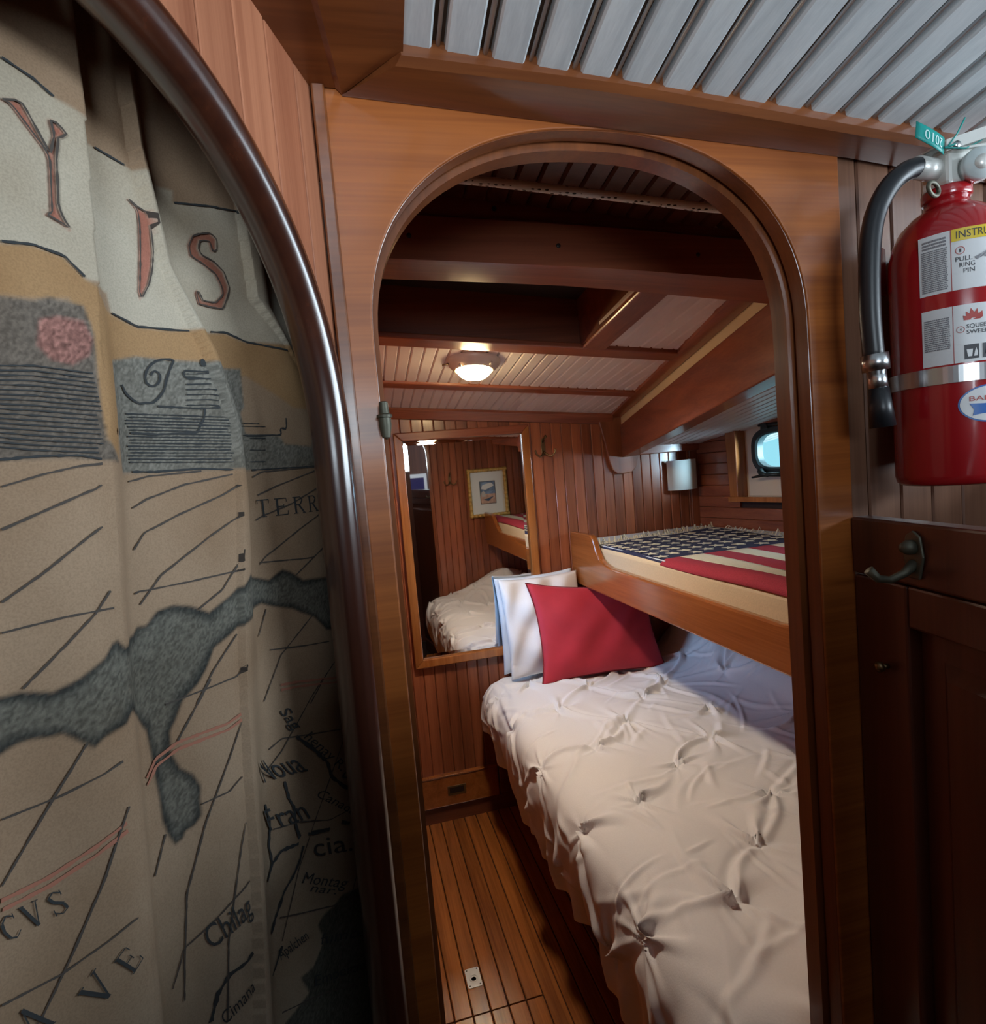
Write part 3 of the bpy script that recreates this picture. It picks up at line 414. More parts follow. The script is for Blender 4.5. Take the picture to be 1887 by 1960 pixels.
 'HATCH': [[(-0.1904,1.5626),(-0.1819,1.5633),(-0.1757,1.5636),(-0.1696,1.5638),(-0.1636,1.564),(-0.1575,1.5642),(-0.1515,1.5644),(-0.1457,1.5645),(-0.14,1.5646),(-0.1345,1.5646),(-0.1289,1.5645),(-0.1233,1.5645),(-0.1175,1.5645),(-0.1115,1.5645),(-0.1047,1.5646),(-0.0993,1.5645),(-0.0929,1.5645)],[(-0.1884,1.5605),(-0.1801,1.5611),(-0.1731,1.5614),(-0.1662,1.5616),(-0.1593,1.5618),(-0.1526,1.562),(-0.146,1.5621),(-0.1397,1.5622),(-0.1337,1.5622),(-0.1277,1.5621),(-0.1215,1.5621),(-0.1153,1.5621),(-0.1085,1.5621),(-0.1005,1.5623),(-0.098,1.5617)],[(-0.1867,1.5584),(-0.1793,1.5588),(-0.1725,1.5591),(-0.1659,1.5593),(-0.1593,1.5594),(-0.1527,1.5596),(-0.1462,1.5597),(-0.1402,1.5597),(-0.1341,1.5597),(-0.1282,1.5597),(-0.1223,1.5597),(-0.1161,1.5597),(-0.1096,1.5597),(-0.1022,1.5598),(-0.0979,1.5595)],[(-0.0435,1.5657),(-0.034,1.566),(-0.0255,1.566)],[(-0.1923,1.5556),(-0.1829,1.5563),(-0.1768,1.5565),(-0.1706,1.5567),(-0.1645,1.5569),(-0.1586,1.557),(-0.1525,1.5571),(-0.1467,1.5572),(-0.1406,1.5573),(-0.1347,1.5573),(-0.1288,1.5573),(-0.1229,1.5573),(-0.1169,1.5572),(-0.1106,1.5572),(-0.1034,1.5573),(-0.098,1.5572)],[(-0.0455,1.563),(-0.0355,1.5632),(-0.027,1.5633),(-0.019,1.5633)],[(-0.1899,1.5536),(-0.1811,1.5541),(-0.1742,1.5543),(-0.1674,1.5545),(-0.1605,1.5546),(-0.1537,1.5547),(-0.1471,1.5548),(-0.1413,1.5548),(-0.1355,1.5548),(-0.13,1.5547),(-0.1244,1.5547),(-0.1187,1.5546),(-0.1128,1.5545),(-0.1063,1.5545),(-0.0986,1.5547),(-0.0963,1.5541)],[(-0.188,1.5515),(-0.1804,1.5518),(-0.1737,1.552),(-0.1671,1.5521),(-0.1605,1.5522),(-0.1539,1.5523),(-0.1474,1.5523),(-0.1411,1.5524),(-0.1349,1.5523),(-0.1289,1.5523),(-0.1228,1.5522),(-0.1165,1.5521),(-0.1098,1.5521),(-0.1022,1.5522),(-0.0981,1.5518)],[(-0.194,1.5487),(-0.184,1.5494),(-0.1778,1.5495),(-0.1718,1.5496),(-0.1658,1.5497),(-0.1598,1.5498),(-0.1537,1.5499),(-0.1478,1.5499),(-0.1416,1.5499),(-0.1356,1.5499),(-0.1296,1.5498),(-0.1235,1.5498),(-0.1174,1.5497),(-0.111,1.5497),(-0.1037,1.5497),(-0.0982,1.5495)],[(-0.0452,1.5545),(-0.035,1.5546),(-0.0262,1.5547)],[(-0.1913,1.5467),(-0.1822,1.5471),(-0.1753,1.5473),(-0.1685,1.5473),(-0.1617,1.5474),(-0.1549,1.5475),(-0.1482,1.5475),(-0.142,1.5475),(-0.136,1.5475),(-0.1302,1.5474),(-0.1243,1.5473),(-0.1182,1.5473),(-0.1119,1.5472),(-0.1049,1.5472),(-0.0983,1.5471),(-0.0918,1.547)],[(-0.0368,1.5519),(-0.0279,1.5519),(-0.0198,1.5518)],[(-0.1893,1.5446),(-0.1814,1.5448),(-0.1748,1.5449),(-0.1683,1.545),(-0.1617,1.545),(-0.155,1.5451),(-0.1486,1.545),(-0.1427,1.545),(-0.137,1.545),(-0.1313,1.5449),(-0.1256,1.5448),(-0.12,1.5447),(-0.114,1.5446),(-0.1076,1.5445),(-0.1003,1.5445),(-0.098,1.544)],[(-0.1959,1.5418),(-0.185,1.5425),(-0.1789,1.5425),(-0.173,1.5426),(-0.1669,1.5426),(-0.161,1.5426),(-0.155,1.5426),(-0.149,1.5426),(-0.1426,1.5426),(-0.1364,1.5425),(-0.1302,1.5424),(-0.1241,1.5423),(-0.1178,1.5422),(-0.1112,1.5421),(-0.1037,1.5421),(-0.0986,1.5418)],[(-0.1927,1.5398),(-0.1832,1.5402),(-0.1764,1.5402),(-0.1697,1.5402),(-0.1629,1.5403),(-0.1561,1.5402),(-0.1493,1.5402),(-0.1431,1.5401),(-0.137,1.5401),(-0.1309,1.54),(-0.1249,1.5399),(-0.1188,1.5397),(-0.1123,1.5396),(-0.1051,1.5396),(-0.0987,1.5394),(-0.0913,1.5393)],[(-0.1906,1.5377),(-0.1824,1.5379),(-0.1759,1.5379),(-0.1694,1.5379),(-0.1629,1.5379),(-0.1563,1.5378),(-0.1497,1.5378),(-0.1436,1.5377),(-0.1375,1.5376),(-0.1315,1.5375),(-0.1255,1.5374),(-0.1196,1.5373),(-0.1133,1.5371),(-0.1063,1.5371),(-0.0987,1.537),(-0.0947,1.5367)],[(-0.0385,1.5405),(-0.0292,1.5404),(-0.0209,1.5403)],[(-0.1979,1.5349),(-0.186,1.5355),(-0.18,1.5356),(-0.174,1.5355),(-0.1681,1.5355),(-0.1621,1.5355),(-0.1562,1.5354),(-0.1501,1.5353),(-0.1443,1.5353),(-0.1384,1.5352),(-0.1327,1.5351),(-0.127,1.5349),(-0.1212,1.5348),(-0.1153,1.5347),(-0.109,1.5346),(-0.1019,1.5345),(-0.0987,1.5341)],[(-0.1944,1.5329),(-0.1842,1.5333),(-0.1775,1.5332),(-0.1707,1.5332),(-0.1641,1.5331),(-0.1573,1.533),(-0.1505,1.5329),(-0.1441,1.5328),(-0.1378,1.5327),(-0.1316,1.5326),(-0.1254,1.5324),(-0.119,1.5323),(-0.1125,1.5321),(-0.1052,1.532),(-0.0989,1.5318),(-0.0896,1.5318)],[(-0.1919,1.5308),(-0.1834,1.5309),(-0.177,1.5309),(-0.1705,1.5308),(-0.1641,1.5307),(-0.1575,1.5306),(-0.151,1.5305),(-0.1447,1.5304),(-0.1385,1.5303),(-0.1323,1.5301),(-0.1261,1.53),(-0.12,1.5298),(-0.1135,1.5296),(-0.1065,1.5295),(-0.099,1.5294),(-0.0942,1.529)],[(-0.1871,1.5287),(-0.181,1.5286),(-0.1751,1.5285),(-0.1692,1.5284),(-0.1633,1.5283),(-0.1573,1.5282),(-0.1514,1.5281),(-0.1451,1.528),(-0.1389,1.5278),(-0.1329,1.5277),(-0.1269,1.5275),(-0.1208,1.5273),(-0.1146,1.5271),(-0.1078,1.527),(-0.1,1.5268),(-0.0967,1.5264)],[(-0.0402,1.5291),(-0.0305,1.529),(-0.0222,1.5288)],[(-0.2795,1.5817),(-0.2762,1.5821),(-0.2728,1.5825),(-0.2695,1.5828),(-0.266,1.5833),(-0.2623,1.5837),(-0.2585,1.5842),(-0.2549,1.5841),(-0.2511,1.584),(-0.2471,1.5839),(-0.2431,1.5838),(-0.2389,1.5838),(-0.2345,1.5837),(-0.23,1.5837),(-0.2253,1.5837)],[(-0.2798,1.5791),(-0.2766,1.5794),(-0.2732,1.5798),(-0.2698,1.5801),(-0.2663,1.5805),(-0.2627,1.5808),(-0.2589,1.5813),(-0.2552,1.5811),(-0.2514,1.581),(-0.2474,1.5809),(-0.2432,1.5809),(-0.2389,1.5808),(-0.2344,1.5808),(-0.2298,1.5808),(-0.225,1.5807)],[(-0.2801,1.5765),(-0.2768,1.5768),(-0.2735,1.5771),(-0.2702,1.5773),(-0.2667,1.5777),(-0.2631,1.578),(-0.2593,1.5783),(-0.2556,1.5782),(-0.2517,1.5781),(-0.2476,1.578),(-0.2434,1.5779),(-0.239,1.5779),(-0.2344,1.5779),(-0.2296,1.5778),(-0.2246,1.5778)],[(-0.2804,1.5739),(-0.2772,1.5741),(-0.2739,1.5744),(-0.2705,1.5746),(-0.2671,1.5749),(-0.2635,1.5751),(-0.2598,1.5754),(-0.256,1.5753),(-0.2519,1.5752),(-0.2478,1.5751),(-0.2435,1.575),(-0.239,1.575),(-0.2343,1.5749),(-0.2294,1.5749),(-0.2243,1.5749)],[(-0.2808,1.5713),(-0.2775,1.5715),(-0.2742,1.5717),(-0.2709,1.5719),(-0.2674,1.5721),(-0.2639,1.5723),(-0.2602,1.5725),(-0.2563,1.5724),(-0.2523,1.5723),(-0.248,1.5722),(-0.2437,1.5721),(-0.2391,1.572),(-0.2342,1.572),(-0.2293,1.5719),(-0.2241,1.5719)],[(-0.281,1.5687),(-0.2778,1.5689),(-0.2746,1.569),(-0.2712,1.5691),(-0.2678,1.5693),(-0.2643,1.5694),(-0.2606,1.5696),(-0.2571,1.5695),(-0.2535,1.5694),(-0.2498,1.5693),(-0.2458,1.5692),(-0.2417,1.5691),(-0.2375,1.569),(-0.2331,1.569),(-0.2285,1.569),(-0.2237,1.569)],[(-0.2813,1.5662),(-0.2782,1.5662),(-0.2749,1.5663),(-0.2716,1.5664),(-0.2682,1.5665),(-0.2647,1.5666),(-0.261,1.5667),(-0.2575,1.5666),(-0.2538,1.5665),(-0.25,1.5663),(-0.246,1.5663),(-0.2419,1.5662),(-0.2375,1.5661),(-0.233,1.5661),(-0.2282,1.566),(-0.2234,1.566)],[(-0.2817,1.5636),(-0.2785,1.5636),(-0.2753,1.5636),(-0.2719,1.5637),(-0.2685,1.5637),(-0.2651,1.5637),(-0.2614,1.5638),(-0.2578,1.5637),(-0.2541,1.5635),(-0.2502,1.5634),(-0.2462,1.5633),(-0.242,1.5632),(-0.2375,1.5632),(-0.2329,1.5631),(-0.2281,1.5631),(-0.2231,1.5631)],[(-0.282,1.561),(-0.2788,1.561),(-0.2756,1.5609),(-0.2723,1.5609),(-0.2689,1.5609),(-0.2655,1.5609),(-0.2619,1.5609),(-0.2582,1.5608),(-0.2544,1.5606),(-0.2505,1.5605),(-0.2463,1.5604),(-0.2421,1.5603),(-0.2376,1.5602),(-0.2328,1.5601),(-0.2279,1.5601),(-0.2227,1.5601)],[(-0.2823,1.5584),(-0.2791,1.5583),(-0.2759,1.5583),(-0.2726,1.5582),(-0.2692,1.5581),(-0.2658,1.5581),(-0.2623,1.558),(-0.2586,1.5579),(-0.2548,1.5577),(-0.2507,1.5576),(-0.2465,1.5574),(-0.2422,1.5573),(-0.2376,1.5572),(-0.2327,1.5572),(-0.2277,1.5571),(-0.2223,1.5571)],[(-0.2825,1.5558),(-0.2794,1.5557),(-0.2762,1.5556),(-0.273,1.5555),(-0.2696,1.5554),(-0.2662,1.5552),(-0.2626,1.5551),(-0.259,1.555),(-0.255,1.5548),(-0.251,1.5546),(-0.2467,1.5545),(-0.2423,1.5544),(-0.2376,1.5543),(-0.2327,1.5542),(-0.2274,1.5542),(-0.2219,1.5541)],[(-0.2829,1.5532),(-0.2797,1.5531),(-0.2765,1.5529),(-0.2733,1.5528),(-0.27,1.5526),(-0.2666,1.5524),(-0.263,1.5523),(-0.2593,1.5521),(-0.2554,1.5519),(-0.2513,1.5517),(-0.2469,1.5516),(-0.2424,1.5514),(-0.2376,1.5513),(-0.2325,1.5512),(-0.2272,1.5512),(-0.2215,1.5511)],[(-0.2832,1.5507),(-0.28,1.5505),(-0.2768,1.5503),(-0.2737,1.55),(-0.2704,1.5498),(-0.267,1.5496),(-0.2635,1.5494),(-0.2601,1.5492),(-0.2565,1.549),(-0.2528,1.5489),(-0.2489,1.5487),(-0.2448,1.5486),(-0.2405,1.5484),(-0.2361,1.5483),(-0.2314,1.5482),(-0.2264,1.5482),(-0.2211,1.5481)],[(-0.2835,1.5481),(-0.2804,1.5478),(-0.2772,1.5476),(-0.274,1.5473),(-0.2707,1.547),(-0.2674,1.5468),(-0.2639,1.5465),(-0.2604,1.5463),(-0.2568,1.5461),(-0.2531,1.5459),(-0.249,1.5458),(-0.2449,1.5456),(-0.2406,1.5455),(-0.2361,1.5454),(-0.2312,1.5453),(-0.2262,1.5452),(-0.2207,1.5451)],[(-0.2837,1.5455),(-0.2807,1.5452),(-0.2775,1.5449),(-0.2743,1.5446),(-0.2711,1.5443),(-0.2677,1.544),(-0.2642,1.5436),(-0.2608,1.5434),(-0.2571,1.5432),(-0.2533,1.543),(-0.2493,1.5429),(-0.2451,1.5427),(-0.2407,1.5425),(-0.236,1.5424),(-0.2311,1.5423),(-0.2259,1.5422),(-0.2207,1.542)],[(-0.2841,1.543),(-0.281,1.5426),(-0.2778,1.5423),(-0.2747,1.5419),(-0.2714,1.5415),(-0.2681,1.5411),(-0.2646,1.5408),(-0.2611,1.5405),(-0.2574,1.5403),(-0.2536,1.5401),(-0.2495,1.5399),(-0.2452,1.5397),(-0.2407,1.5396),(-0.236,1.5394),(-0.231,1.5393),(-0.2257,1.5391),(-0.221,1.5389)],[(-0.2844,1.5404),(-0.2812,1.54),(-0.2782,1.5396),(-0.275,1.5392),(-0.2718,1.5387),(-0.2684,1.5383),(-0.265,1.5379),(-0.2615,1.5377),(-0.2577,1.5374),(-0.2538,1.5372),(-0.2497,1.537),(-0.2454,1.5368),(-0.2408,1.5366),(-0.2359,1.5364),(-0.2309,1.5363),(-0.2254,1.5361),(-0.2209,1.5358)],[(-0.2847,1.5378),(-0.2816,1.5374),(-0.2785,1.5369),(-0.2753,1.5365),(-0.2721,1.536),(-0.2688,1.5355),(-0.2654,1.535),(-0.2618,1.5348),(-0.258,1.5345),(-0.2541,1.5343),(-0.2499,1.5341),(-0.2455,1.5338),(-0.2409,1.5336),(-0.2359,1.5335),(-0.2307,1.5333),(-0.2252,1.5331),(-0.2205,1.5328)],[(-0.1325,1.5975),(-0.1264,1.5982),(-0.1197,1.5991),(-0.1125,1.6001),(-0.1103,1.599),(-0.1047,1.5987)],[(-0.1328,1.5934),(-0.1267,1.5941),(-0.1204,1.5948),(-0.1134,1.5957),(-0.109,1.5951),(-0.1063,1.5941)],[(-0.1333,1.5892),(-0.1272,1.5899),(-0.1209,1.5906),(-0.114,1.5914),(-0.1078,1.5911),(-0.1073,1.5897)],[(-0.1336,1.5851),(-0.1277,1.5857),(-0.1213,1.5863),(-0.1148,1.587),(-0.1075,1.5869),(-0.1061,1.5857)],[(-0.134,1.581),(-0.128,1.5815),(-0.1218,1.5821),(-0.1153,1.5827),(-0.1085,1.5825),(-0.1048,1.5817),(-0.0981,1.5814)],[(-0.1345,1.5769),(-0.1285,1.5774),(-0.1223,1.5779),(-0.1159,1.5784),(-0.1092,1.5781),(-0.1034,1.5776),(-0.1003,1.5767)],[(-0.1348,1.5728),(-0.1288,1.5732),(-0.1228,1.5736),(-0.1164,1.5741),(-0.1099,1.5738),(-0.1023,1.5735),(-0.1013,1.5722)]],
 'INK': [[(-0.1414,1.607),(-0.1461,1.6072),(-0.1535,1.6054),(-0.1602,1.6006),(-0.1647,1.5939),(-0.1648,1.5873),(-0.1592,1.5852),(-0.1541,1.5897),(-0.1534,1.5952),(-0.1572,1.5971),(-0.1606,1.5936)],[(-0.1414,1.607),(-0.1444,1.6006),(-0.1474,1.5943),(-0.1497,1.5882),(-0.152,1.582),(-0.1605,1.5735),(-0.1671,1.5725),(-0.1737,1.5716),(-0.1824,1.5771),(-0.1851,1.5823),(-0.1886,1.5872),(-0.1922,1.5928),(-0.1995,1.5972)],[(-0.1107,1.6002),(-0.1122,1.6014),(-0.1204,1.6007),(-0.1275,1.6002),(-0.1343,1.5997),(-0.1339,1.5949),(-0.128,1.595),(-0.1219,1.5951),(-0.1152,1.5953),(-0.1091,1.5954),(-0.1086,1.5942)],[(-0.1576,1.5706),(-0.1508,1.5707),(-0.1442,1.5708),(-0.1378,1.5708),(-0.1315,1.5708),(-0.1251,1.5707),(-0.1184,1.5714),(-0.1113,1.5721),(-0.1031,1.573),(-0.1008,1.5729)],[(-0.1939,1.5491),(-0.1826,1.5496),(-0.1753,1.5495),(-0.1679,1.5494),(-0.1607,1.5492),(-0.1542,1.5497),(-0.1477,1.5502),(-0.1414,1.5506),(-0.1353,1.551),(-0.1293,1.5514),(-0.1258,1.5573),(-0.1225,1.5633),(-0.121,1.5709)],[(-0.1973,1.5218),(-0.1857,1.5219),(-0.1789,1.5217),(-0.172,1.5215),(-0.1653,1.5213),(-0.1584,1.5216),(-0.1516,1.5218),(-0.1446,1.522),(-0.1379,1.5222),(-0.1312,1.5225),(-0.1253,1.522),(-0.1193,1.5216),(-0.1131,1.5211),(-0.1064,1.5206),(-0.0993,1.5202),(-0.0949,1.5196)],[(-0.0391,1.5211),(-0.0296,1.5213),(-0.0212,1.5214),(-0.0129,1.5215),(-0.0046,1.5216),(0.0042,1.5217),(0.0141,1.5218),(0.0254,1.522),(0.0374,1.5222),(0.0499,1.5224),(0.0622,1.5226)],[(-0.2856,1.5296),(-0.2823,1.5298),(-0.279,1.5301),(-0.2756,1.5303),(-0.2722,1.5306),(-0.2686,1.5309),(-0.265,1.5312),(-0.2611,1.5315),(-0.2576,1.5314),(-0.2538,1.5315),(-0.25,1.5315),(-0.246,1.5315),(-0.2416,1.5315),(-0.2367,1.5307),(-0.2316,1.5299),(-0.2259,1.5291),(-0.2214,1.5282),(-0.209,1.5279)],[(-0.0411,1.5537),(-0.0306,1.5543),(-0.0215,1.5547),(-0.0125,1.5552),(-0.0033,1.5556),(-0.0028,1.5619),(0.0033,1.562),(0.0026,1.5724)]],
 'COAST': [(-0.3031,1.4023),(-0.2942,1.4002),(-0.2857,1.3997),(-0.2733,1.3947),(-0.2613,1.3978),(-0.2457,1.4052),(-0.2391,1.4124),(-0.2347,1.4135),(-0.2298,1.4068),(-0.2004,1.4073),(-0.196,1.4117),(-0.189,1.4108),(-0.1805,1.4189),(-0.169,1.4206),(-0.1556,1.4163),(-0.1413,1.4075),(-0.1196,1.4159),(-0.1071,1.4227),(-0.094,1.4294),(-0.05,1.4181),(-0.0327,1.4125),(-0.0162,1.4197),(-0.008,1.4158),(0.0052,1.4042),(0.027,1.4017),(0.0458,1.3991),(0.0686,1.4018),(0.0563,1.3379),(0.0431,1.3399),(0.0287,1.3441),(0.0123,1.3632),(-0.0023,1.3717),(-0.0102,1.3777),(-0.0337,1.3865),(-0.0486,1.3928),(-0.0683,1.392),(-0.1109,1.3898),(-0.1246,1.3841),(-0.1416,1.3786),(-0.1511,1.3648),(-0.1598,1.3555),(-0.1715,1.3479),(-0.1785,1.3347),(-0.1827,1.3286),(-0.184,1.3131),(-0.1794,1.2986),(-0.1718,1.2896),(-0.1681,1.278),(-0.1698,1.2685),(-0.1702,1.2562),(-0.1757,1.2512),(-0.1817,1.2507),(-0.184,1.2461),(-0.1895,1.2451),(-0.1931,1.254),(-0.196,1.2678),(-0.1958,1.2836),(-0.1968,1.2999),(-0.1974,1.316),(-0.1988,1.3361),(-0.2071,1.3513),(-0.2315,1.3649),(-0.2368,1.3593),(-0.2461,1.3584),(-0.2527,1.3575),(-0.2587,1.3539),(-0.2655,1.3617),(-0.2717,1.3688),(-0.2782,1.3697),(-0.2845,1.3718),(-0.291,1.3719),(-0.298,1.3694),(-0.3074,1.37)],
 'DARK': [(0.0441,1.042),(0.007,1.0559),(-0.006,1.0521),(-0.0201,1.0544),(-0.0311,1.0518),(-0.0252,1.0297),(-0.0447,1.0181),(-0.062,1.0214),(-0.054,0.9986),(-0.072,0.9963),(-0.0859,0.9966),(-0.0916,0.9865),(0.041,0.8515),(0.1155,0.9799)],
 'CART': [(-0.1948,1.5985),(-0.1697,1.6061),(-0.1414,1.607),(-0.1135,1.6094),(-0.0438,1.6164),(-0.0404,1.5809),(-0.0453,1.5757),(-0.0407,1.5562),(-0.0034,1.554),(0.0019,1.5461),(0.0432,1.5435),(0.0464,1.535),(0.1338,1.5315),(0.1327,1.523),(-0.0391,1.5211),(-0.1314,1.5212),(-0.1975,1.5211),(-0.204,1.5577)],
 'LEFT': [(-0.2767,1.6218),(-0.2527,1.623),(-0.2427,1.6275),(-0.224,1.6264),(-0.22,1.6092),(-0.222,1.5658),(-0.2207,1.5424),(-0.2092,1.5275),(-0.2508,1.5303),(-0.2878,1.5291)],
 'PINKB': [(-0.2503,1.6129),(-0.2401,1.6166),(-0.2255,1.6164),(-0.2212,1.6057),(-0.2246,1.5953),(-0.2358,1.5878),(-0.2473,1.5887),(-0.2541,1.5969)],
 'RIBBON': [(-0.2583,1.7622),(-0.2487,1.7629),(-0.2348,1.7589),(-0.2255,1.7525),(-0.1837,1.7464),(-0.1575,1.7429),(-0.1092,1.7501),(-0.1101,1.7403),(-0.0768,1.7496),(-0.0481,1.7559),(0.027,1.7715),(0.0773,1.7807),(0.1206,1.6513),(0.0989,1.654),(-0.0414,1.6408),(-0.0626,1.6458),(-0.1391,1.6305),(-0.1671,1.628),(-0.1861,1.6331),(-0.1879,1.6469),(-0.2203,1.6436),(-0.2319,1.6548),(-0.2478,1.6567),(-0.273,1.6511)],
 'OCHRE': [(-0.2732,1.6496),(-0.2479,1.6561),(-0.232,1.6541),(-0.2203,1.643),(-0.1872,1.6328),(-0.1671,1.6273),(-0.1391,1.6297),(-0.0624,1.6449),(-0.0413,1.6399),(0.0989,1.6528),(0.118,1.5824),(0.0118,1.5834),(-0.0385,1.6102),(-0.1413,1.6078),(-0.1948,1.5985),(-0.204,1.5577),(-0.2085,1.5293),(-0.2226,1.5423),(-0.2223,1.5691),(-0.2208,1.6157),(-0.2326,1.6293),(-0.2525,1.6246),(-0.2767,1.6218)],
 'Y': [(-0.2518,1.7374),(-0.2446,1.7406),(-0.2418,1.7397),(-0.2318,1.7156),(-0.2281,1.7287),(-0.2293,1.7362),(-0.2276,1.7376),(-0.2214,1.7324),(-0.2233,1.7296),(-0.2261,1.7284),(-0.2287,1.7154),(-0.2314,1.6848),(-0.2296,1.6776),(-0.2263,1.6724),(-0.2305,1.6747),(-0.2377,1.6772),(-0.2385,1.6788),(-0.2355,1.678),(-0.2324,1.7108),(-0.2334,1.7165),(-0.2476,1.7367)],
 'T': [(-0.1639,1.7191),(-0.1567,1.7159),(-0.149,1.7154),(-0.1476,1.7088),(-0.1488,1.6876),(-0.1517,1.6732),(-0.1554,1.6608),(-0.1618,1.6491),(-0.163,1.6533),(-0.1576,1.7036),(-0.1578,1.714)],
 'S': [(-0.09,1.7221),(-0.0789,1.7266),(-0.073,1.7232),(-0.0739,1.7132),(-0.0781,1.711),(-0.0805,1.7191),(-0.0895,1.7171),(-0.0919,1.7099),(-0.0895,1.705),(-0.0782,1.7031),(-0.0683,1.6969),(-0.0635,1.6846),(-0.0661,1.6728),(-0.0681,1.6649),(-0.081,1.6638),(-0.0934,1.6635),(-0.0964,1.6723),(-0.0943,1.6745),(-0.0889,1.6672),(-0.0761,1.6684),(-0.0698,1.6764),(-0.0721,1.6847),(-0.0766,1.6925),(-0.0886,1.698),(-0.0992,1.7013),(-0.1004,1.7094),(-0.0959,1.7185)],
 'TEXT': [('TERRA',(-0.0395, 1.4751),(0.063, 1.4735),(-0.0395, 1.4917),0),('Noua',(-0.0815, 1.232),(-0.0162, 1.2084),(-0.1002, 1.2605),0),('Fran',(-0.0796, 1.1842),(-0.0215, 1.1602),(-0.0899, 1.2101),0),('cia.',(-0.0233, 1.1196),(0.0253, 1.0939),(-0.0238, 1.14),0),('Canada',(-0.0108, 1.1771),(0.0318, 1.1312),(-0.0046, 1.1827),0.3),('Montag',(-0.0469, 1.1086),(0.0126, 1.0591),(-0.0428, 1.1176),0.3),('nar.',(-0.0377, 1.0929),(-0.0027, 1.0631),(-0.0345, 1.0994),0.3),('Sag',(-0.0451, 1.284),(-0.0282, 1.256),(-0.0317, 1.2846),0.2),('henay R.',(-0.0175, 1.2443),(0.0222, 1.1873),(-0.0084, 1.2484),0.2),('ca',(0.0246, 1.1764),(0.0573, 1.1709),(0.0186, 1.1886),0.2),('Chilag',(-0.176, 1.1522),(-0.1399, 1.1556),(-0.1833, 1.1717),0.3),('CVS',(-0.3096, 1.2703),(-0.2769, 1.2662),(-0.313, 1.2853),0),('E',(-0.2577, 1.2058),(-0.2476, 1.2131),(-0.2659, 1.2204),0),('V',(-0.2744, 1.198),(-0.2628, 1.2096),(-0.2832, 1.2152),0),('A',(-0.3052, 1.2073),(-0.2914, 1.2109),(-0.3138, 1.2287),0),('Apalchen',(-0.0833, 1.0585),(-0.0467, 1.0506),(-0.0895, 1.0714),0.3),('Emperada',(-0.0479, 0.9997),(0.0359, 0.947),(-0.0507, 1.0128),0.3),('fumos',(-0.032, 1.0309),(0.0329, 0.9877),(-0.0331, 1.0429),0.3),('Cimana',(-0.1746, 1.0881),(-0.1483, 1.0937),(-0.1791, 1.099),0.3),],
}

# ================================================================== THE SETTING
M = 2.449            # far bulkhead
D = 0.60             # door bulkhead, passage side
DB = 0.655           # door bulkhead, cabin side


def zc(x, y):        # cabin ceiling
    return 1.793 - 0.087 * (x - 0.172) - 0.124 * (y - M)


def zn(x, y):        # passage ceiling
    return 1.89 - 0.074 * (x - 0.08) - 0.143 * (y - 0.55)


def zd(x, y):        # underside of the side deck
    return 1.56 - 0.0405 * (x - 1.18) + 0.162 * (M - y)


# ---- floor
floor = setp(box('floor', (-1.1, -1.3, -0.06), (2.1, 2.6, -0.012), GROOVE), kind='structure')
PITCH_F = 0.0515
for i in range(-1, 11):
    xc = 0.18 + PITCH_F * (i - 0.5) + PITCH_F / 2 - PITCH_F / 2
    x0 = 0.18 + PITCH_F * (i - 1); xc = x0 + PITCH_F / 2
    if xc < 0.04: continue
    if xc < 0.386:
        plank('plank', (xc, 0.3, -0.012), (xc, 1.509, -0.012), (1, 0, 0), (0, 0, 1), PITCH_F - 0.0025, 0.012, 0.0022, FLOORWOOD, floor)
        plank('plank', (xc, 1.514, -0.012), (xc, M, -0.012), (1, 0, 0), (0, 0, 1), PITCH_F - 0.0025, 0.012, 0.0022, FLOORWOOD, floor)
    else:
        plank('plank', (xc, 0.3, -0.012), (xc, M, -0.012), (1, 0, 0), (0, 0, 1), PITCH_F - 0.0025, 0.012, 0.0022, FLOORWOOD, floor)

PW = 0.0472
# ---- far bulkhead of vertical tongue and groove planks
wall_far = setp(box('wall_far', (-0.05, M + 0.004, -0.012), (1.75, M + 0.04, 2.2), GROOVE), kind='structure')
PW = 0.0472
for i in range(-2, 36):
    xc = 0.1705 - PW / 2 + PW * i
    if xc < 0.03 or xc > 1.63: continue
    top = min(zc(xc, M) + 0.02, 1.56 if xc > 1.24 else 9)
    plank('plank', (xc, M + 0.012, 0.0), (xc, M + 0.012, top), (1, 0, 0), (0, -1, 0), PW - 0.0012, 0.012, 0.0032, WOOD_Z, wall_far)

# ---- hidden cabin side beyond the door, and the outer shell
wl = setp(box('wall_left', (0.0, DB, -0.012), (0.030, 2.02, 2.2), WOOD_Z), kind='structure')
box('backing', (0.0, 2.02, -0.012), (0.030, M + 0.02, 1.10), WOOD_Z, wl)
box('backing', (0.0, 2.02, 1.34), (0.030, M + 0.02, 2.2), WOOD_Z, wl)
box('backing', (0.0, 2.30, 1.10), (0.030, M + 0.02, 1.34), WOOD_Z, wl)
w5 = setp(box('window_5', (0.012, 2.01, 1.09), (0.016, 2.31, 1.35), GLASS), kind='structure')
for lo_, hi_ in (((0.0305, 2.00, 1.335), (0.044, 2.32, 1.36)), ((0.0305, 2.00, 1.08), (0.044, 2.32, 1.105)), ((0.0305, 2.00, 1.105), (0.044, 2.025, 1.335)), ((0.0305, 2.295, 1.105), (0.044, 2.32, 1.335))):
    box('frame', lo_, hi_, FRAMEWOOD, w5, 0.002)
for i in range(37):
    yc = 0.672 + PW * (i + 0.5)
    for za, zb in (((0.0, zc(0.03, yc)),) if not (1.99 < yc < 2.33) else ((0.0, 1.085), (1.355, zc(0.03, yc)))):
        plank('plank', (0.0285, yc, za), (0.0285, yc, zb), (0, 1, 0), (1, 0, 0), PW - 0.0012, 0.006, 0.0028, WOOD_Z, wl)
shell = []
